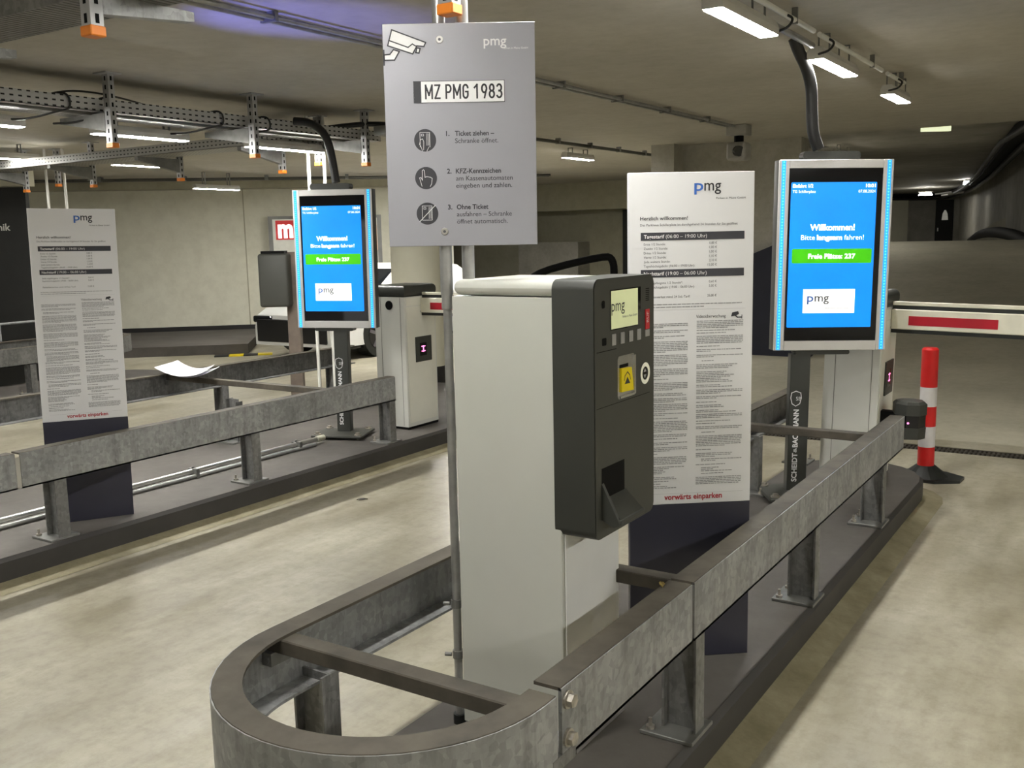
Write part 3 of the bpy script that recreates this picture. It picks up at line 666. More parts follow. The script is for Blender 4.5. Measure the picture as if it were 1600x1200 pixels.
make_display('blue welcome display on a dark post, right half of the picture, on the near island', (-1.670, 5.170, ZI), YAW, .014, .105)
make_display('blue welcome display on a dark post, left half of the picture, on the second island', (-5.295, 5.245, ZI), .40, .008, .265)

# ------------------------------------------------------------------ barriers
def make_barrier(label, x0, x1, y0, y1, boom_to, speaker, scanner, ry):
    xb = x1
    B = thing('barrier', label, 'barrier', ((x0 + x1) / 2, (y0 + y1) / 2, ZI), ry=ry); zc = 1.162
    MB().box((x0 + .004, y0 + .004, ZI), (x1 - .004, y1 - .004, ZI + .02)).build('plinth', 'black', B, True)
    MB().slot(0).box((x0, y0, ZI + .02), (x1, y1, zc), .004, 1, {2}).build('cabinet', 'box_white', B, True)
    MB().box((x1 + .0002, y0 + .02, ZI + .05), (x1 + .004, y1 - .02, zc - .075)).box((x1 + .0002, y0 + .02, zc - .068), (x1 + .004, y1 - .02, zc - .008)).build('door', 'box_white_lit', B, True)
    MB().box((x0 + .062, y0 - .0015, ZI + .03), (x0 + .065, y0 + .001, zc)).box((x1 - .045, y0 - .0015, ZI + .03), (x1 - .042, y0 + .001, zc)).build('panel_seam', 'seam', B, True)
    MB().cyl((x1 + .002, (y0 + y1) / 2, zc - .12), (x1 + .008, (y0 + y1) / 2, zc - .12), .008, n=10).build('lock', 'chrome', B, True)
    MB().box((x0 - .006, y0 - .006, zc), (x1 + .006, y1 + .006, zc + .092), .035, 4, {0, 1}).build('cap', 'anthracite', B, True, True)
    if speaker: MB().cyl((x0 + .15, y0 - .004, 1.10), (x0 + .15, y0 + .002, 1.10), .035, n=24).build('speaker', 'black', B, True)
    yc = y0 + .19
    rd = MB().box((x1 + .003, yc - .08, .655), (x1 + .012, yc + .115, .85)).build('reader', 'anthracite', B, True)
    gp = Vector((x1 + .0128, 0, 0))
    MB().rect(gp, Y_, Z_, yc - .035, yc + .05, .70, .80).build('reader_glass', 'gloss_black', rd, True)
    MB().line(gp + X_ * .0008, Y_, Z_, [(yc - .012, .735), (yc + .03, .735)], .008).line(gp + X_ * .0008, Y_, Z_, [(yc - .012, .772), (yc + .03, .772)], .008).line(gp + X_ * .0008, Y_, Z_, [(yc + .009, .735), (yc + .009, .772)], .014).build('led_symbol', 'led_pink', rd, True)
    by = y0 + .22
    bm_ = MB().box((x1 + .006, by - .03, 1.035), (boom_to, by + .03, 1.148), .004, 1).box((x1 + .006, by - .012, 1.17), (boom_to, by + .012, 1.192), .003, 1).build('boom', 'boom_white', B, True)
    MB().box((x1 + .006, by - .008, 1.148), (boom_to, by + .008, 1.17)).box((x1 + .006, by - .02, 1.013), (boom_to, by + .02, 1.035)).build('rubber_edge', 'rubber', bm_, True)
    k = x1 + .10
    while k < boom_to - .1:
        e = min(k + .46, boom_to); MB().box((k, by - .0315, 1.060), (e, by - .030, 1.113)).build('red_stripe', 'boom_red', bm_, True); k += 1.05
    if scanner:
        sx, sy, sz = x1 + .155, y0 + .09, .437; n = 8; R_ = .092
        MB().box((x1, sy - .03, sz + .05), (x1 + .08, sy + .03, sz + .14)).build('scanner_bracket', 'black', B, True)
        sc = MB().cyl((sx, sy, sz), (sx, sy, sz + .065), R_ * .97, R_, n).cyl((sx, sy, sz + .135), (sx, sy, sz + .195), R_, R_, n).cyl((sx, sy, sz + .195), (sx, sy, sz + .21), R_, R_ * .82, n).build('laser_scanner', 'anthracite', B, True)
        MB().cyl((sx, sy, sz + .065), (sx, sy, sz + .135), R_ * .95, n=n).build('scanner_window', 'gloss_black', sc, True)
        MB().cyl((sx + .012, sy - .089, sz + .095), (sx + .012, sy - .094, sz + .095), .006, n=8).build('status_light', 'led_pink', sc, True)
    return B
make_barrier('white barrier cabinet with a long red striped boom, behind the right display', -1.538, -1.228, 5.68, 6.065, 2.4, False, True, .022)
make_barrier('white barrier cabinet with a round black speaker, left of the ticket machine', -4.997, -4.697, 5.78, 6.165, -2.5, True, False, 0)

# ------------------------------------------------------------------ bollard, drain, small floor things
BL = thing('bollard', 'red and white striped plastic bollard at the island nose', 'bollard', (-1.11, 6.62, 0))
b = MB(); n = 24
for i in range(4): b.slot(0)
MB().prism([(.24 * cos(a), .165 * sin(a)) for a in [2 * pi * k / 8 + .35 for k in range(8)]], (-1.11, 6.62, 0), X_, Y_, Z_, .018).cyl((-1.11, 6.62, .018), (-1.11, 6.62, .085), .14, .058, 16).build('foot', 'rubber', BL, True)
seg = [(.075, .085, 'rubber'), (.085, .207, 'bollard_red'), (.207, .341, 'bollard_white'), (.341, .471, 'bollard_red'), (.471, .595, 'bollard_white'), (.595, .835, 'bollard_red')]
for z0, z1, m in seg[1:]:
    q = MB().cyl((-1.11, 6.62, z0), (-1.11, 6.62, z1), .051, n=24)
    if z1 > .8: q.cyl((-1.11, 6.62, z1), (-1.11, 6.62, z1 + .012), .051, .040, 24)
    q.build('red_band' if 'red' in m else 'white_band', m, BL, True, True)
DR = thing('drain_channel', 'dark slotted drain grate across the lane before the ramp', 'drain', (1.9, 7.55, -.05))
MB().box((-3.2, 7.455, -.049), (6.5, 7.645, -.03)).build('channel', 'black_plinth', DR, True)
b = MB()
for k in range(320): b.box((-3.2 + k * .03, 7.46, -.03), (-3.2 + k * .03 + .014, 7.64, -.006))
b.box((-3.2, 7.455, -.03), (6.5, 7.47, -.003)).box((-3.2, 7.63, -.03), (6.5, 7.645, -.003)).box((-3.2, 7.54, -.03), (6.5, 7.56, -.004))
b.build('grate', 'grate_dark', DR, True)
PI_ = thing('floor_conduit', 'shiny steel conduit lying along the second island', 'conduit', (-4.97, 3, ZI))
MB().tube([(-4.99, -.5, .18), (-4.97, 3.4, .18), (-4.965, 5.05, .18)], .017).build('pipe', 'steel_bright', PI_, True, True)
MB().tube([(-4.955, -.5, .155), (-4.935, 3.4, .155), (-4.93, 5.0, .155)], .012).build('pipe', 'conduit_zinc', PI_, True, True)
for y in (3.0, 3.95, 4.85): MB().box((-5.0, y - .012, ZI), (-4.92, y + .012, .199)).cyl((-4.968, y, .199), (-4.968, y, .21), .008, n=8).build('clip', 'zinc_dark', PI_, True)
MB().cyl((-4.965, 5.05, .18), (-4.963, 5.12, .18), .022).build('end_bush', 'boom_white', PI_, True)
def paper(name, label, pts, z, curl, m='paper', grp=None):
    b = MB(); n = 10; p = [Vector((*q, 0)) for q in pts]; vs = []; th = .0015
    for s in (0, th):
        for i in range(n + 1):
            for j in range(n + 1):
                u, v = i / n, j / n; q = p[0] * (1 - u) * (1 - v) + p[1] * u * (1 - v) + p[2] * u * v + p[3] * (1 - u) * v
                vs.append(q + Z_ * (z + s + curl * ((u - .45) ** 2 * 2.2 + .5 * max(0, v - .7) ** 2)))
    N = (n + 1) ** 2; fs = []
    for i in range(n):
        for j in range(n):
            a = i * (n + 1) + j; fs += [(a, a + 1, a + n + 2, a + n + 1), (N + a, N + a + n + 1, N + a + n + 2, N + a + 1)]
    b.add(vs, fs); o = b.build(name, m, None, smooth=True); return tag(o, label, 'paper', grp)
paper('paper_sheet', 'upper white paper sheet with pale yellow mark, lying on the guard rail crossbar', [(-6.30, 4.72), (-5.58, 4.58), (-5.85, 4.92), (-6.48, 5.08)], .634, .085)
paper('paper_sheet', 'lower white paper sheet, mostly hidden under the upper one on the crossbar', [(-6.26, 4.74), (-5.60, 4.62), (-5.82, 4.94), (-6.42, 5.06)], .622, .08)
ps = [o for o in S.objects if o.name == 'paper_sheet'][0]
MB().add([(-6.06, 4.76, .642), (-5.93, 4.735, .640), (-5.99, 4.86, .640), (-6.12, 4.885, .642)], [(0, 1, 2, 3)]).build('graphic_mark', 'paper_yellow', ps)

# ------------------------------------------------------------------ ceiling lamps
def make_lamp(label, x, y0, y1, z, w=.085, grp='ceiling lamps', drop=.1, m='lamp_glow', pitch=None):
    Lm = thing('ceiling_lamp', label, 'lamp', (x, (y0 + y1) / 2, z), group=grp)
    MB().prism([(-w / 2, .004), (w / 2, .004), (w / 2, .035), (w / 2 - .014, .065), (-w / 2 + .014, .065), (-w / 2, .035)], (x, y0, z), X_, Z_, Y_, y1 - y0).build('housing', 'lamp_body', Lm, True)
    MB().box((x - w / 2 + .004, y0 + .008, z), (x + w / 2 - .004, y1 - .008, z + .005)).build('diffuser', m, Lm, True)
    for y in (y0 + (y1 - y0) * .22, y1 - (y1 - y0) * .22):
        MB().box((x - .03, y - .008, z + .052), (x - .025, y + .008, z + .052 + drop)).box((x + .025, y - .008, z + .052), (x + .03, y + .008, z + .052 + drop)).box((x - .03, y - .008, z + .046 + drop), (x + .03, y + .008, z + .052 + drop)).cyl((x, y - .012, z + .06), (x, y + .012, z + .06), .013).build('bracket', 'zinc_dark', Lm, True)
    return Lm
RX = -1.463
for i, (a, c, l) in enumerate(((3.735, 4.425, 'nearest of the right hand row'), (5.14, 5.85, 'second of the right hand row, beyond the black hose'), (6.77, 7.32, 'farthest and smallest of the right hand row'), (2.3, 3.0, 'above the ticket machine, above the picture'), (.9, 1.6, 'close to the camera, above the picture'))):
    make_lamp('white lit ceiling lamp, ' + l, RX, a, c, 2.45, drop=.098, grp='lamps over the near island')
LX = -5.66
for a, c, l in ((2.75, 3.45, 'at the left edge under the long cable tray'), (3.92, 4.64, 'under the long cable tray, left of centre'), (5.2, 5.98, 'under the long cable tray, above the left display'), (1.3, 2.0, 'under the long cable tray, outside the left edge'), (-.2, .5, 'under the long cable tray, far outside the left edge')):
    make_lamp('white lit lamp ' + l, LX, a, c, 2.3, drop=.07, m='lamp_left', grp='lamps under the long cable tray')
for a, c, l in ((4.98, 5.85, 'low at the left edge, beyond the long tray'), (6.70, 7.31, 'short, above and right of the left tariff board'), (3.1, 3.9, 'beyond the long tray, outside the left edge')):
    make_lamp('white lit lamp ' + l, -9.37, a, c, 2.45, drop=.098, grp='lamps over the lane beyond')
make_lamp('small white lit lamp before the pale wall, left of the left display', -11.3, 9.35, 10.15, 2.36, drop=.188, grp='lamps over the lane beyond')
make_lamp('small white lit lamp right of the grey instruction sign', -5.66, 9.95, 10.6, 2.48, drop=.068, grp='lamps over the lane beyond')
for px, dep in ((715, 12.5), (725, 14), (-170, 11.5), (690, 14.5)):  # unseen lamps put in to brighten the pale wall
    c = camfloor(px, dep); make_lamp('white lamp added to light the pale wall, hidden from the camera', c.x, c.y - .4, c.y + .4, 2.45, drop=.098, grp='added lamps lighting the pale wall', m='lamp_side')
for y in (-1.5, -4): make_lamp('ceiling lamp behind the camera', RX, y, y + .7, 2.45, drop=.098, grp='lamps over the near island')
for x, y in ((2.9, -1.2), (2.9, 1.0), (2.9, 3.4), (2.9, 5.8)): make_lamp('ceiling lamp over the lane right of the picture', x, y, y + .7, 2.45, drop=.098, grp='lamps right of the picture', m='lamp_side')
# conduits feeding the right lamps
CR = thing('ceiling_conduit', 'white conduit line running above the right hand lamps', 'conduit', (-1.40, 4.6, 2.54))
for a, c in ((-4, 4.9), (5.0, 6.35), (6.5, 7.0)): MB().tube([(-1.405, a, 2.545), (-1.405, c, 2.545)], .013).build('pipe', 'conduit_white', CR, True, True)
MB().tube([(-1.445, -4, 2.50), (-1.445, 5.02, 2.50)], .016).build('pipe', 'conduit_zinc', CR, True, True)
for y in (1.8, 3.3, 4.6, 6.1, 6.9): MB().box((-1.418, y - .007, 2.528), (-1.392, y + .007, 2.6)).build('clip', 'zinc_dark', CR, True)
for y in (4.44, 5.9 - .78, 6.74): MB().tube([(-1.40, y + .02, 2.545), (-1.36, y, 2.52), (-1.38, y - .02, 2.48), (-1.44, y + .01, 2.475), (-1.46, y + .05, 2.48)], .006, 8, 2).build('cable', 'hose_black', CR, True, True)
CM = thing('ceiling_conduit', 'pair of slim conduits crossing the ceiling to the dome camera', 'conduit', (-3.31, 5, 2.57))
for dx, z in ((0, 2.572), (.062, 2.572)): MB().tube([(-3.34 + dx, -4, z), (-3.34 + dx, 8.95, z)], .0115).build('pipe', 'conduit_zinc', CM, True, True)
for k in range(13): MB().box((-3.356, -1.9 + k * .85, 2.556), (-3.262, -1.88 + k * .85, 2.6)).build('clip', 'zinc_dark', CM, True)
DC = thing('dome_camera', 'small dome camera hanging from a ceiling box', 'camera', (-3.315, 9.18, 2.6))
MB().box((-3.41, 9.09, 2.50), (-3.22, 9.27, 2.6), .008, 1).build('junction_box', 'dome_white', DC, True)
MB().cyl((-3.315, 9.18, 2.44), (-3.315, 9.18, 2.50), .045).build('stem', 'black', DC, True)
MB().box((-3.41, 9.09, 2.27), (-3.22, 9.27, 2.44), .03, 3).build('housing', 'dome_white', DC, True, True)
MB().cyl((-3.30, 9.10, 2.355), (-3.27, 9.07, 2.35), .05).build('lens', 'gloss_black', DC, True)
CF = thing('ceiling_conduit', 'dark conduit along the ceiling to the small lamp right of the sign', 'conduit', (-5.2, 9, 2.56))
MB().tube([(-5.2, 7.5, 2.56), (-5.2, 12.5, 2.56)], .018).build('pipe', 'cable_grey', CF, True, True)
for k in range(7): MB().box((-5.225, 7.6 + k * .7, 2.54), (-5.175, 7.63 + k * .7, 2.6)).build('clip', 'zinc_dark', CF, True)
CW = thing('ceiling_conduit', 'thin conduits clipped along the ceiling before the pale wall', 'conduit', (-11, 9.6, 2.5))
for d in (1.6, 1.72): MB().tube([w0 + we * -8 + wn * d + Z_ * 2.55, w0 + we * 7 + wn * d + Z_ * 2.55], .02).build('pipe', 'cable_grey', CW, True)
for k in range(12): wallbox(-7 + k * 1.2, -6.95 + k * 1.2, 1.57, 1.75, 2.53, 2.6).build('clip', 'zinc_dark', CW, True)

# ------------------------------------------------------------------ cable trays
def tray(par, a, b, w, z, axis, m, h=.075):
    """a,b run ends on the axis; w = (lo, hi) across"""
    q = MB()
    if axis == 1:
        q.box((w[0], a, z), (w[1], b, z + .004)).box((w[0], a, z), (w[0] + .003, b, z + h)).box((w[1] - .003, a, z), (w[1], b, z + h))
    else:
        q.box((a, w[0], z), (b, w[1], z + .004)).box((a, w[0], z), (b, w[0] + .003, z + h)).box((a, w[1] - .003, z), (b, w[1], z + h))
    return q.build('tray', m, par, True)
TA = thing('cable_tray', 'long punched metal cable tray running along the second island below the ceiling', 'cable tray', (-5.4, 4, 2.4))
tray(TA, -1, 6.25, (-5.62, -5.26), 2.385, 1, 'tray_y')
for y in (1.2, 2.5, 3.72, 4.83, 5.98):
    u = strut(TA, -5.19, y, 2.185, 2.6, .055)
    MB().prism([(-5.217, 2.375), (-5.217, 2.27), (-5.66, 2.34), (-5.66, 2.375)], (0, y - .022, 0), X_, Z_, Y_, .044).build('bracket_arm', 'zinc_dark', u, True)
MB().tube([(-5.3, 1, 2.40), (-5.35, 4, 2.40), (-5.4, 6.2, 2.40)], .03).tube([(-5.45, 1, 2.40), (-5.48, 6.2, 2.41)], .02).build('cables', 'cable_grey', TA, True, True)
MB().tube([(-5.42, 3.35, 2.42), (-5.45, 3.6, 2.52), (-5.43, 3.9, 2.52), (-5.40, 4.35, 2.44)], .006, 8, 3).build('cable', 'cable_grey', TA, True, True)
for y in (3.5, 3.78, 4.62, 5.04): MB().tube([(-5.40, y - .03, 2.46), (-5.27, y - .03, 2.475), (-5.245, y, 2.45), (-5.245, y, 2.38), (-5.30, y - .04, 2.37), (-5.5, y - .1, 2.335), (-5.64, y - .14, 2.34)], .0065, 8, 2).build('lamp_cable', 'hose_black', TA, True, True)
MB().tube([(-5.35, 5.7, 2.45), (-5.2, 6.0, 2.5), (-4.9, 6.1, 2.47), (-4.75, 5.9, 2.50), (-4.5, 6.1, 2.54)], .02, 8, 2).build('cable_bundle', 'hose_black', TA, True, True)
MB().box((-5.10, 5.98, 2.40), (-4.75, 6.18, 2.47)).build('tray_end', 'tray_rib', TA, True)
TB = thing('cable_tray', 'cross running cable tray beyond the long one, over the third lane', 'cable tray', (-7.5, 5.9, 2.4))
tray(TB, -10.5, -5.66, (5.62, 5.92), 2.37, 0, 'tray_x', .08)
for x in (-6.15, -7.45, -8.75, -9.9):
    u = strut(TB, x, 6.02, 2.18, 2.6, .05)
    MB().prism([(6.0, 2.36), (6.0, 2.24), (5.56, 2.33), (5.56, 2.36)], (x - .022, 0, 0), Y_, Z_, X_, .044).build('bracket_arm', 'zinc_dark', u, True)
TC = thing('cable_tray', 'near cross running cable tray in the top left corner of the picture', 'cable tray', (-3.0, 1.85, 2.3))
MB().box((-5.0, 1.742, 2.28), (-1.8, 1.746, 2.34)).box((-5.0, 1.95, 2.28), (-1.8, 1.954, 2.34)).build('tray', 'galvanised_dark', TC, True)
b = MB(); n = int(3.2 / .026)
for k in range(n): b.box((-5.0 + k * .026, 1.746, 2.28), (-5.0 + k * .026 + .018, 1.95, 2.284))
b.build('tray_slats', 'tray_rib', TC, True)
for x in (-2.445, -3.375, -4.3):
    u = strut(TC, x, 1.72, 2.175, 2.6, .042)
    MB().prism([(1.741, 2.279), (1.741, 2.222), (2.05, 2.252), (2.05, 2.279)], (x - .02, 0, 0), Y_, Z_, X_, .04).build('bracket_arm', 'galvanised', u, True)
# ------------------------------------------------------------------ hoses and poles to the displays
H1 = tag(MB().tube([(-1.56, 5.10, 2.56), (-1.545, 5.13, 2.50), (-1.515, 5.18, 2.42), (-1.50, 5.22, 2.33), (-1.50, 5.235, 2.2), (-1.495, 5.24, 2.1), (-1.47, 5.265, 2.018)], .030, 14, 2).build('flexible_hose', 'hose_black', None, smooth=True), 'thick black hose hanging from the lamp line down to the right display', 'hose')
H2 = tag(MB().tube([(-5.25, 5.28, 2.46), (-5.15, 5.33, 2.45), (-5.06, 5.38, 2.38), (-5.03, 5.40, 2.28), (-5.01, 5.41, 2.15), (-4.995, 5.415, 2.017)], .030, 14, 2).build('flexible_hose', 'hose_black', None, smooth=True), 'thick black hose curving from the long cable tray down to the left display', 'hose')
def twin(label, x, y, zb, zt, cap, e=(.11, .07), mm='conduit_white'):
    q = thing('conduit_pole', label, 'conduit', (x, y, zb))
    for k in (0, 1): MB().cyl((x + e[0] * k, y + e[1] * k, zb), (x + e[0] * k, y + e[1] * k, zt), .014).build('conduit', mm, q, True, True)
    if cap:
        strut(q, x + e[0] * .5, y + e[1] * .5 + .03, cap, zt, .05)
    return q
twin('pair of pale conduits passing behind the left display', -5.78, 5.95, ZI, 2.6, 2.22)
twin('pair of pale conduits dropping behind the top of the left tariff board', -9.66, 6.1, ZI, 2.6, 2.23, (.16, .1))

# ------------------------------------------------------------------ things beyond
CL = thing('column', 'round cream column with black base behind the left barrier cabinet', 'column', (-6.29, 7.99, 0))
MB().cyl((-6.29, 7.99, .30), (-6.29, 7.99, 2.6), .28, n=40).build('shaft', 'cream', CL, True, True)
MB().cyl((-6.29, 7.99, 0), (-6.29, 7.99, .30), .285, n=40).build('base_band', 'black_plinth', CL, True, True)
TP = thing('terminal', 'dark terminal box on a brown steel post, left of the left display', 'terminal', (-6.85, 6.75, 0))
MB().prism([(-.06, 0), (.06, 0), (.06, 1.5), (-.05, 1.5)], (-6.83, 6.72, 0), e1, Z_, -nrm, .1).build('post', 'rust_brown', TP, True)
bb = bmesh.new(); bmesh.ops.create_cube(bb, size=1)
q = MB().box((-.15, -.09, 0), (.13, .09, .50), .025, 4)
q.v = [Vector((-6.90, 6.60, .99)) + e1 * p.x - nrm * p.y + Z_ * p.z for p in q.v]; bb.free()
q.build('head', 'anthracite_face', TP, True, True)
q = MB().box((-.12, -.07, .50), (.10, .07, .525)); q.v = [Vector((-6.90, 6.60, .99)) + e1 * p.x - nrm * p.y + Z_ * p.z for p in q.v]; q.build('cover', 'black', TP, True)
# poster on the pale wall
PO = thing('poster_box', 'illuminated advertising poster box with red square m logo and orange panel on the pale wall', 'poster', w0 + we * 3.4 + Z_ * 1.3)
wallbox(2.48, 4.36, .004, .15, .9, 2.02).build('frame', 'frame_grey', PO, True)
wallbox(2.55, 4.29, .15, .155, .98, 1.97).build('poster', 'poster_white', PO, True)
wallbox(2.60, 2.92, .155, .158, 1.63, 1.95).build('graphic_square', 'poster_red', PO, True)
MB().text('m', w0 + wn * .160, we, Z_, 2.635, 1.675, .42, .25, bold=.05).build('lettering', 'screen_white', PO, True)
wallbox(4.02, 4.28, .155, .158, 1.42, 1.90).build('graphic_panel', 'poster_orange', PO, True)
wallbox(4.02, 4.28, .155, .157, .98, 1.42).build('graphic_panel', 'panel_black', PO, True)
# black panel with lettering at the left edge
pd = Vector((-11.05, 6.2, 0)) + e1 * .49
BP = thing('wall_panel', 'tall black wall panel with pale lettering at the left edge', 'panel', pd)
MB().prism([(-3, 0), (-.02, 0), (-.02, 2.27), (-3, 2.27)], pd, e1, Z_, -nrm, .08).build('panel', 'panel_black', BP, True)
MB().text('hnik', pd + nrm * .002, e1, Z_, -.42, 1.79, .11, .20, bold=.02).build('lettering', 'text_pale', BP, True)
MB().prism([(-3, 2.28), (.03, 2.28), (.03, 2.52), (-3, 2.52)], pd + nrm * .06, e1, Z_, -nrm, .2).build('fascia', 'cream', BP, True)
# handrail tube
HR = thing('hand_rail', 'bent black tube hand rail between the sign and the right tariff board', 'hand rail', (-4.1, 8.06, 0))
MB().tube([(-4.75, 7.60, 0), (-4.75, 7.60, 1.16), (-4.66, 7.69, 1.28), (-4.16, 8.03, 1.41), (-4.09, 8.07, 1.38), (-4.085, 8.08, 1.2), (-4.085, 8.08, 0)], .035, 12, 2).build('tube', 'black', HR, True, True)
# car
CA = thing('car', 'white car parked beyond the left display, mostly hidden', 'car', (-9.65, 11.4, 0))
x0, x1, yf = -10.45, -8.85, 9.45
side = [(0, .22), (0, .50), (.06, .68), (.25, .78), (1.05, .92), (1.75, 1.34), (2.4, 1.42), (3.2, 1.36), (3.9, 1.0), (4.1, .9), (4.12, .3), (4.0, .22)]
b = MB(); n = len(side); vs = []
for x, ins, in ((x0, 1), (x0 + .10, 0), (x1 - .10, 0), (x1, 1)):
    for y, z in side: vs.append((x, yf + y * .9 + (.12 if ins and y < .3 else 0), (z if not ins else min(z, .95) * .98 + .005) * .88))
b.add(vs, [(i * n + j, i * n + (j + 1) % n, (i + 1) * n + (j + 1) % n, (i + 1) * n + j) for i in range(3) for j in range(n)] + [tuple(range(n)), tuple(range(3 * n, 4 * n))])
b.build('body', 'car_white', CA, True)
MB().box((x0 + .15, yf - .02, .24), (x1 - .15, yf + .02, .55), .01, 1).build('grille', 'car_black', CA, True)
MB().add([(x0 + .2, yf + .97, .83), (x1 - .2, yf + .97, .83), (x1 - .26, yf + 1.55, 1.18), (x0 + .26, yf + 1.55, 1.18)], [(0, 1, 2, 3)]).build('windscreen', 'glass_dark', CA, True)
MB().add([(x1 - .012, yf + 1.2, .85), (x1 - .012, yf + 3.25, .85), (x1 - .095, yf + 2.85, 1.15), (x1 - .095, yf + 1.65, 1.14)], [(0, 1, 2, 3)]).build('side_window', 'glass_dark', CA, True)
MB().box((x0 + .04, yf + .3, .15), (x1 - .04, yf + 3.9, .24)).build('underbody', 'car_black', CA, True)
for x, s in ((x1, 1), (x0, -1)):
    for y in (yf + .85, yf + 3.3):
        w = MB().cyl((x - s * .2, y, .31), (x + s * .012, y, .31), .31, n=28).build('wheel', 'rubber', CA, True)
        r = MB().cyl((x + s * .012, y, .31), (x + s * .016, y, .31), .21, n=24).build('rim', 'car_black', w, True)
        k = MB()
        for a in range(5): k.box((x + s * .016, -.022, .03), (x + s * .024, .022, .2)); k.v[-8:] = [Vector((p.x, y + p.y * cos(a * 1.2566) - p.z * sin(a * 1.2566), .31 + p.y * sin(a * 1.2566) + p.z * cos(a * 1.2566))) for p in k.v[-8:]]
        k.build('spokes', 'rim_metal', w, True)
for x in (x0 + .06, x1 - .40): MB().box((x, yf + .0, .50), (x + .34, yf + .1, .59), .02, 2).build('headlight', 'glass_dark', CA, True)
MB().box((x1, yf + 1.25, .80), (x1 + .2, yf + 1.4, .92), .04, 3).build('mirror', 'car_white', CA, True, True)
SB = thing('speed_bump', 'yellow and black rubber speed bump on the floor before the pale wall', 'speed bump', (-10.75, 9.62, 0))
sd = (Vector((-10.55, 9.86, 0)) - Vector((-11.0, 9.40, 0))).normalized(); sn = Vector((-sd.y, sd.x, 0)); q0 = Vector((-11.05, 9.3, 0))
for k in range(4):
    MB().prism([(k * .2, -.09), (k * .2 + .2, -.09), (k * .2 + .2, .09), (k * .2, .09)], q0, sd, sn, Z_, .018).build('segment', ('panel_black', 'yellow')[k % 2], SB, True)
# far ramp hall
dd = camfloor(1473, 40.5); fn = Vector((sin(YAW), -cos(YAW), 0))
D2 = MB().prism([(-.36, .6), (.36, .6), (.36, 2.72), (-.36, 2.72)], dd, e1, Z_, -fn, .06).build('door_2', 'panel_black', None)
tag(D2, 'black steel door with a pale sign at the end of the ramp', 'door', kind='structure')
MB().prism([(-.13, 1.9), (.13, 1.9), (.10, 2.15), (.03, 2.3), (-.03, 2.3), (-.10, 2.15)], dd + fn * .005, e1, Z_, fn, .01).build('door_sign', 'poster_white', D2)
MB().box((-.02, 0, 0), (.02, .05, .14)).build('door_handle', 'steel_bright', D2).location = dd - e1 * .3 + fn * .06 + Z_ * 1.45
dd2 = camfloor(1402, 41.3)
D3 = MB().prism([(-.38, .6), (.38, .6), (.38, 2.8), (-.38, 2.8)], dd2, e1, Z_, -fn, .06).build('door_3', 'cream', None); tag(D3, 'pale door panel at the end of the ramp', 'door', kind='structure')
XG = thing('emergency_light', 'greenish white lit emergency light above the ramp', 'lamp', camfloor(1455, 12.6) + Z_ * 2.85)
xo = camfloor(1455, 12.6) + Z_ * 2.80
MB().prism([(-.18, 0), (.18, 0), (.18, .10), (-.18, .10)], xo, e1, Z_, -fn, .06).build('diffuser', 'exit_glow', XG, True)
MB().prism([(-.19, .102), (.19, .102), (.19, .14), (-.19, .14)], xo, e1, Z_, -fn, .07).cyl(xo + Z_ * .14 + fn * -.03, xo + Z_ * .25 - fn * .03, .012).build('housing', 'lamp_body', XG, True)
FT = thing('cable_tray', 'black cable tray following the curved wall of the ramp hall', 'cable tray', camfloor(1500, 36) + Z_ * 2.85)
tp = offs(cw, .55)
ribbon(tp, 2.86, 3.02, .35, MB()).build('tray', 'black', FT, True)
MB().tube([p + Z_ * 2.80 for p in offs(cw, .35)], .05).tube([p + Z_ * 2.79 for p in offs(cw, .7)], .04).build('cables', 'hose_black', FT, True)
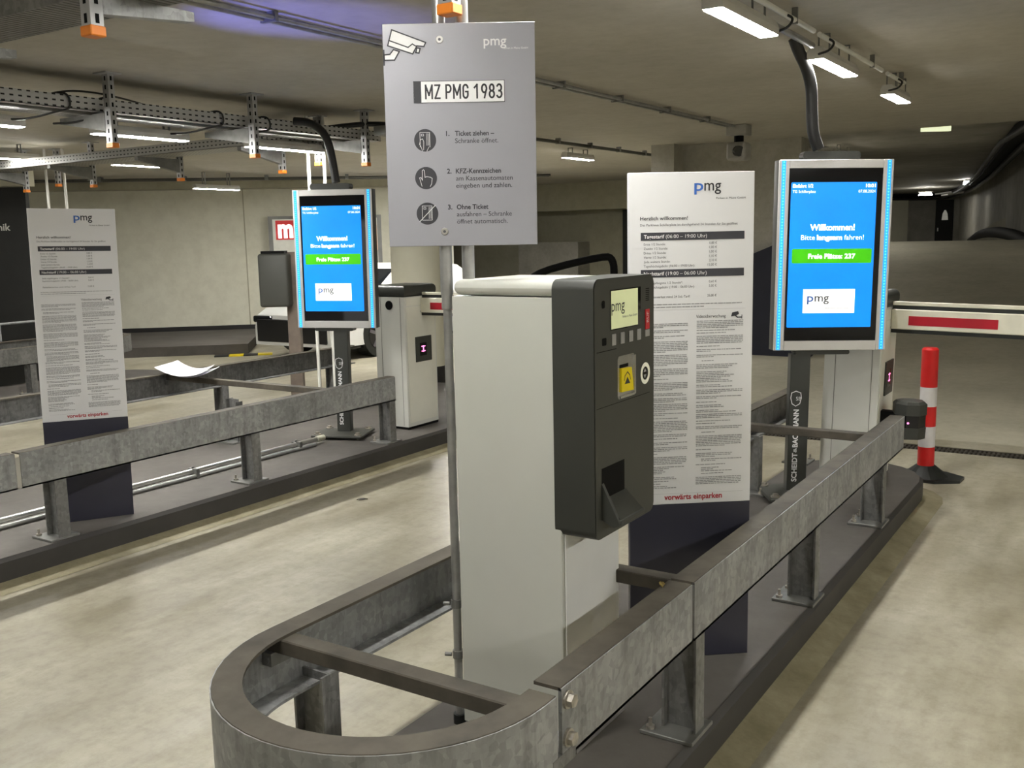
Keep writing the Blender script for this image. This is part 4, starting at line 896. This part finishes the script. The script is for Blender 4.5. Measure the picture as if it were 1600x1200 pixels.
for i, (px, dep, z, l) in enumerate(((1440, 38.5, 2.83, 'straight ahead, above the door'), (1505, 33, 2.95, 'on the curve right of the door'), (1588, 17.5, 2.98, 'brightest, at the right edge'))):
    c = camfloor(px, dep - 2.2); q = thing('wall_lamp', 'small white lit lamp under the black cable tray, ' + l, 'lamp', c + Z_ * z, group='lamps of the ramp hall')
    w_ = .22 if i == 0 else .13
    zz = z - .05
    MB().prism([(-w_, 0), (w_, 0), (w_ * .8, .09 if i else .06), (-w_ * .8, .09 if i else .06)], c + Z_ * zz, e1, Z_, fn, .18).build('diffuser', 'lamp_far', q, True)
    MB().prism([(-w_, .1), (w_, .1), (w_, .14), (-w_, .14)], c + Z_ * zz, e1, Z_, fn, .2).build('housing', 'lamp_body', q, True)
for px, dep in ((1300, 17), (1310, 24), (1320, 32), (1720, 14)):  # extra lamps out of view, put in to lift the ramp hall
    c = camfloor(px, dep); make_lamp('lamp added to brighten the ramp hall, hidden from the camera', c.x, c.y, c.y + 1.2, 2.9, drop=.098, grp='lamps of the ramp hall', m='lamp_far')
b = MB()
for px, dep, z in ((1480, 37, 2.9), (1488, 35, 2.85), (1470, 38, 2.98), (1578, 18.2, 3.02), (1592, 17.2, 3.04)):
    c = camfloor(px, dep) + Z_ * (z - .14); b.prism([(-.35 * dep / 38, 0), (.35 * dep / 38, .08), (.3 * dep / 38, .14), (-.35 * dep / 38, .05)], c, e1, Z_, fn, .12)
b.build('bracket', 'conduit_white', FT, True)

# fallen leaves
mat('leaf_yellow', (.40, .30, .08), .6); mat('leaf_dark', (.05, .045, .035), .6)
def leaf(label, p, ang, ln, m):
    b = MB(); d = Vector((cos(ang), sin(ang), 0)); n = Vector((-sin(ang), cos(ang), 0)); vs = []
    for s_ in (0, .0012):
        for t_, w_, h_ in ((0, .001, .001), (.3, .22, .004), (.6, .2, .006), (1, .001, .003)):
            for k in (-1, 0, 1): vs.append(Vector(p) + d * t_ * ln + n * k * w_ * ln + Z_ * (h_ + s_ + abs(k) * .003))
    fs = []
    for i in range(3):
        for j in range(2):
            a = i * 3 + j; fs += [(a, a + 1, a + 4, a + 3), (a + 12, a + 15, a + 16, a + 13)]
    tag(b.add(vs, fs).build('leaf', m, None), label, 'leaf')
leaf('small yellowed leaf lying on the top flange of the near guard rail', (-1.075, 2.415, .62), 2.2, .035, 'leaf_yellow')
leaf('small dark leaf lying on the lane floor between the islands', (-4.03, 4.42, 0), .6, .07, 'leaf_dark')
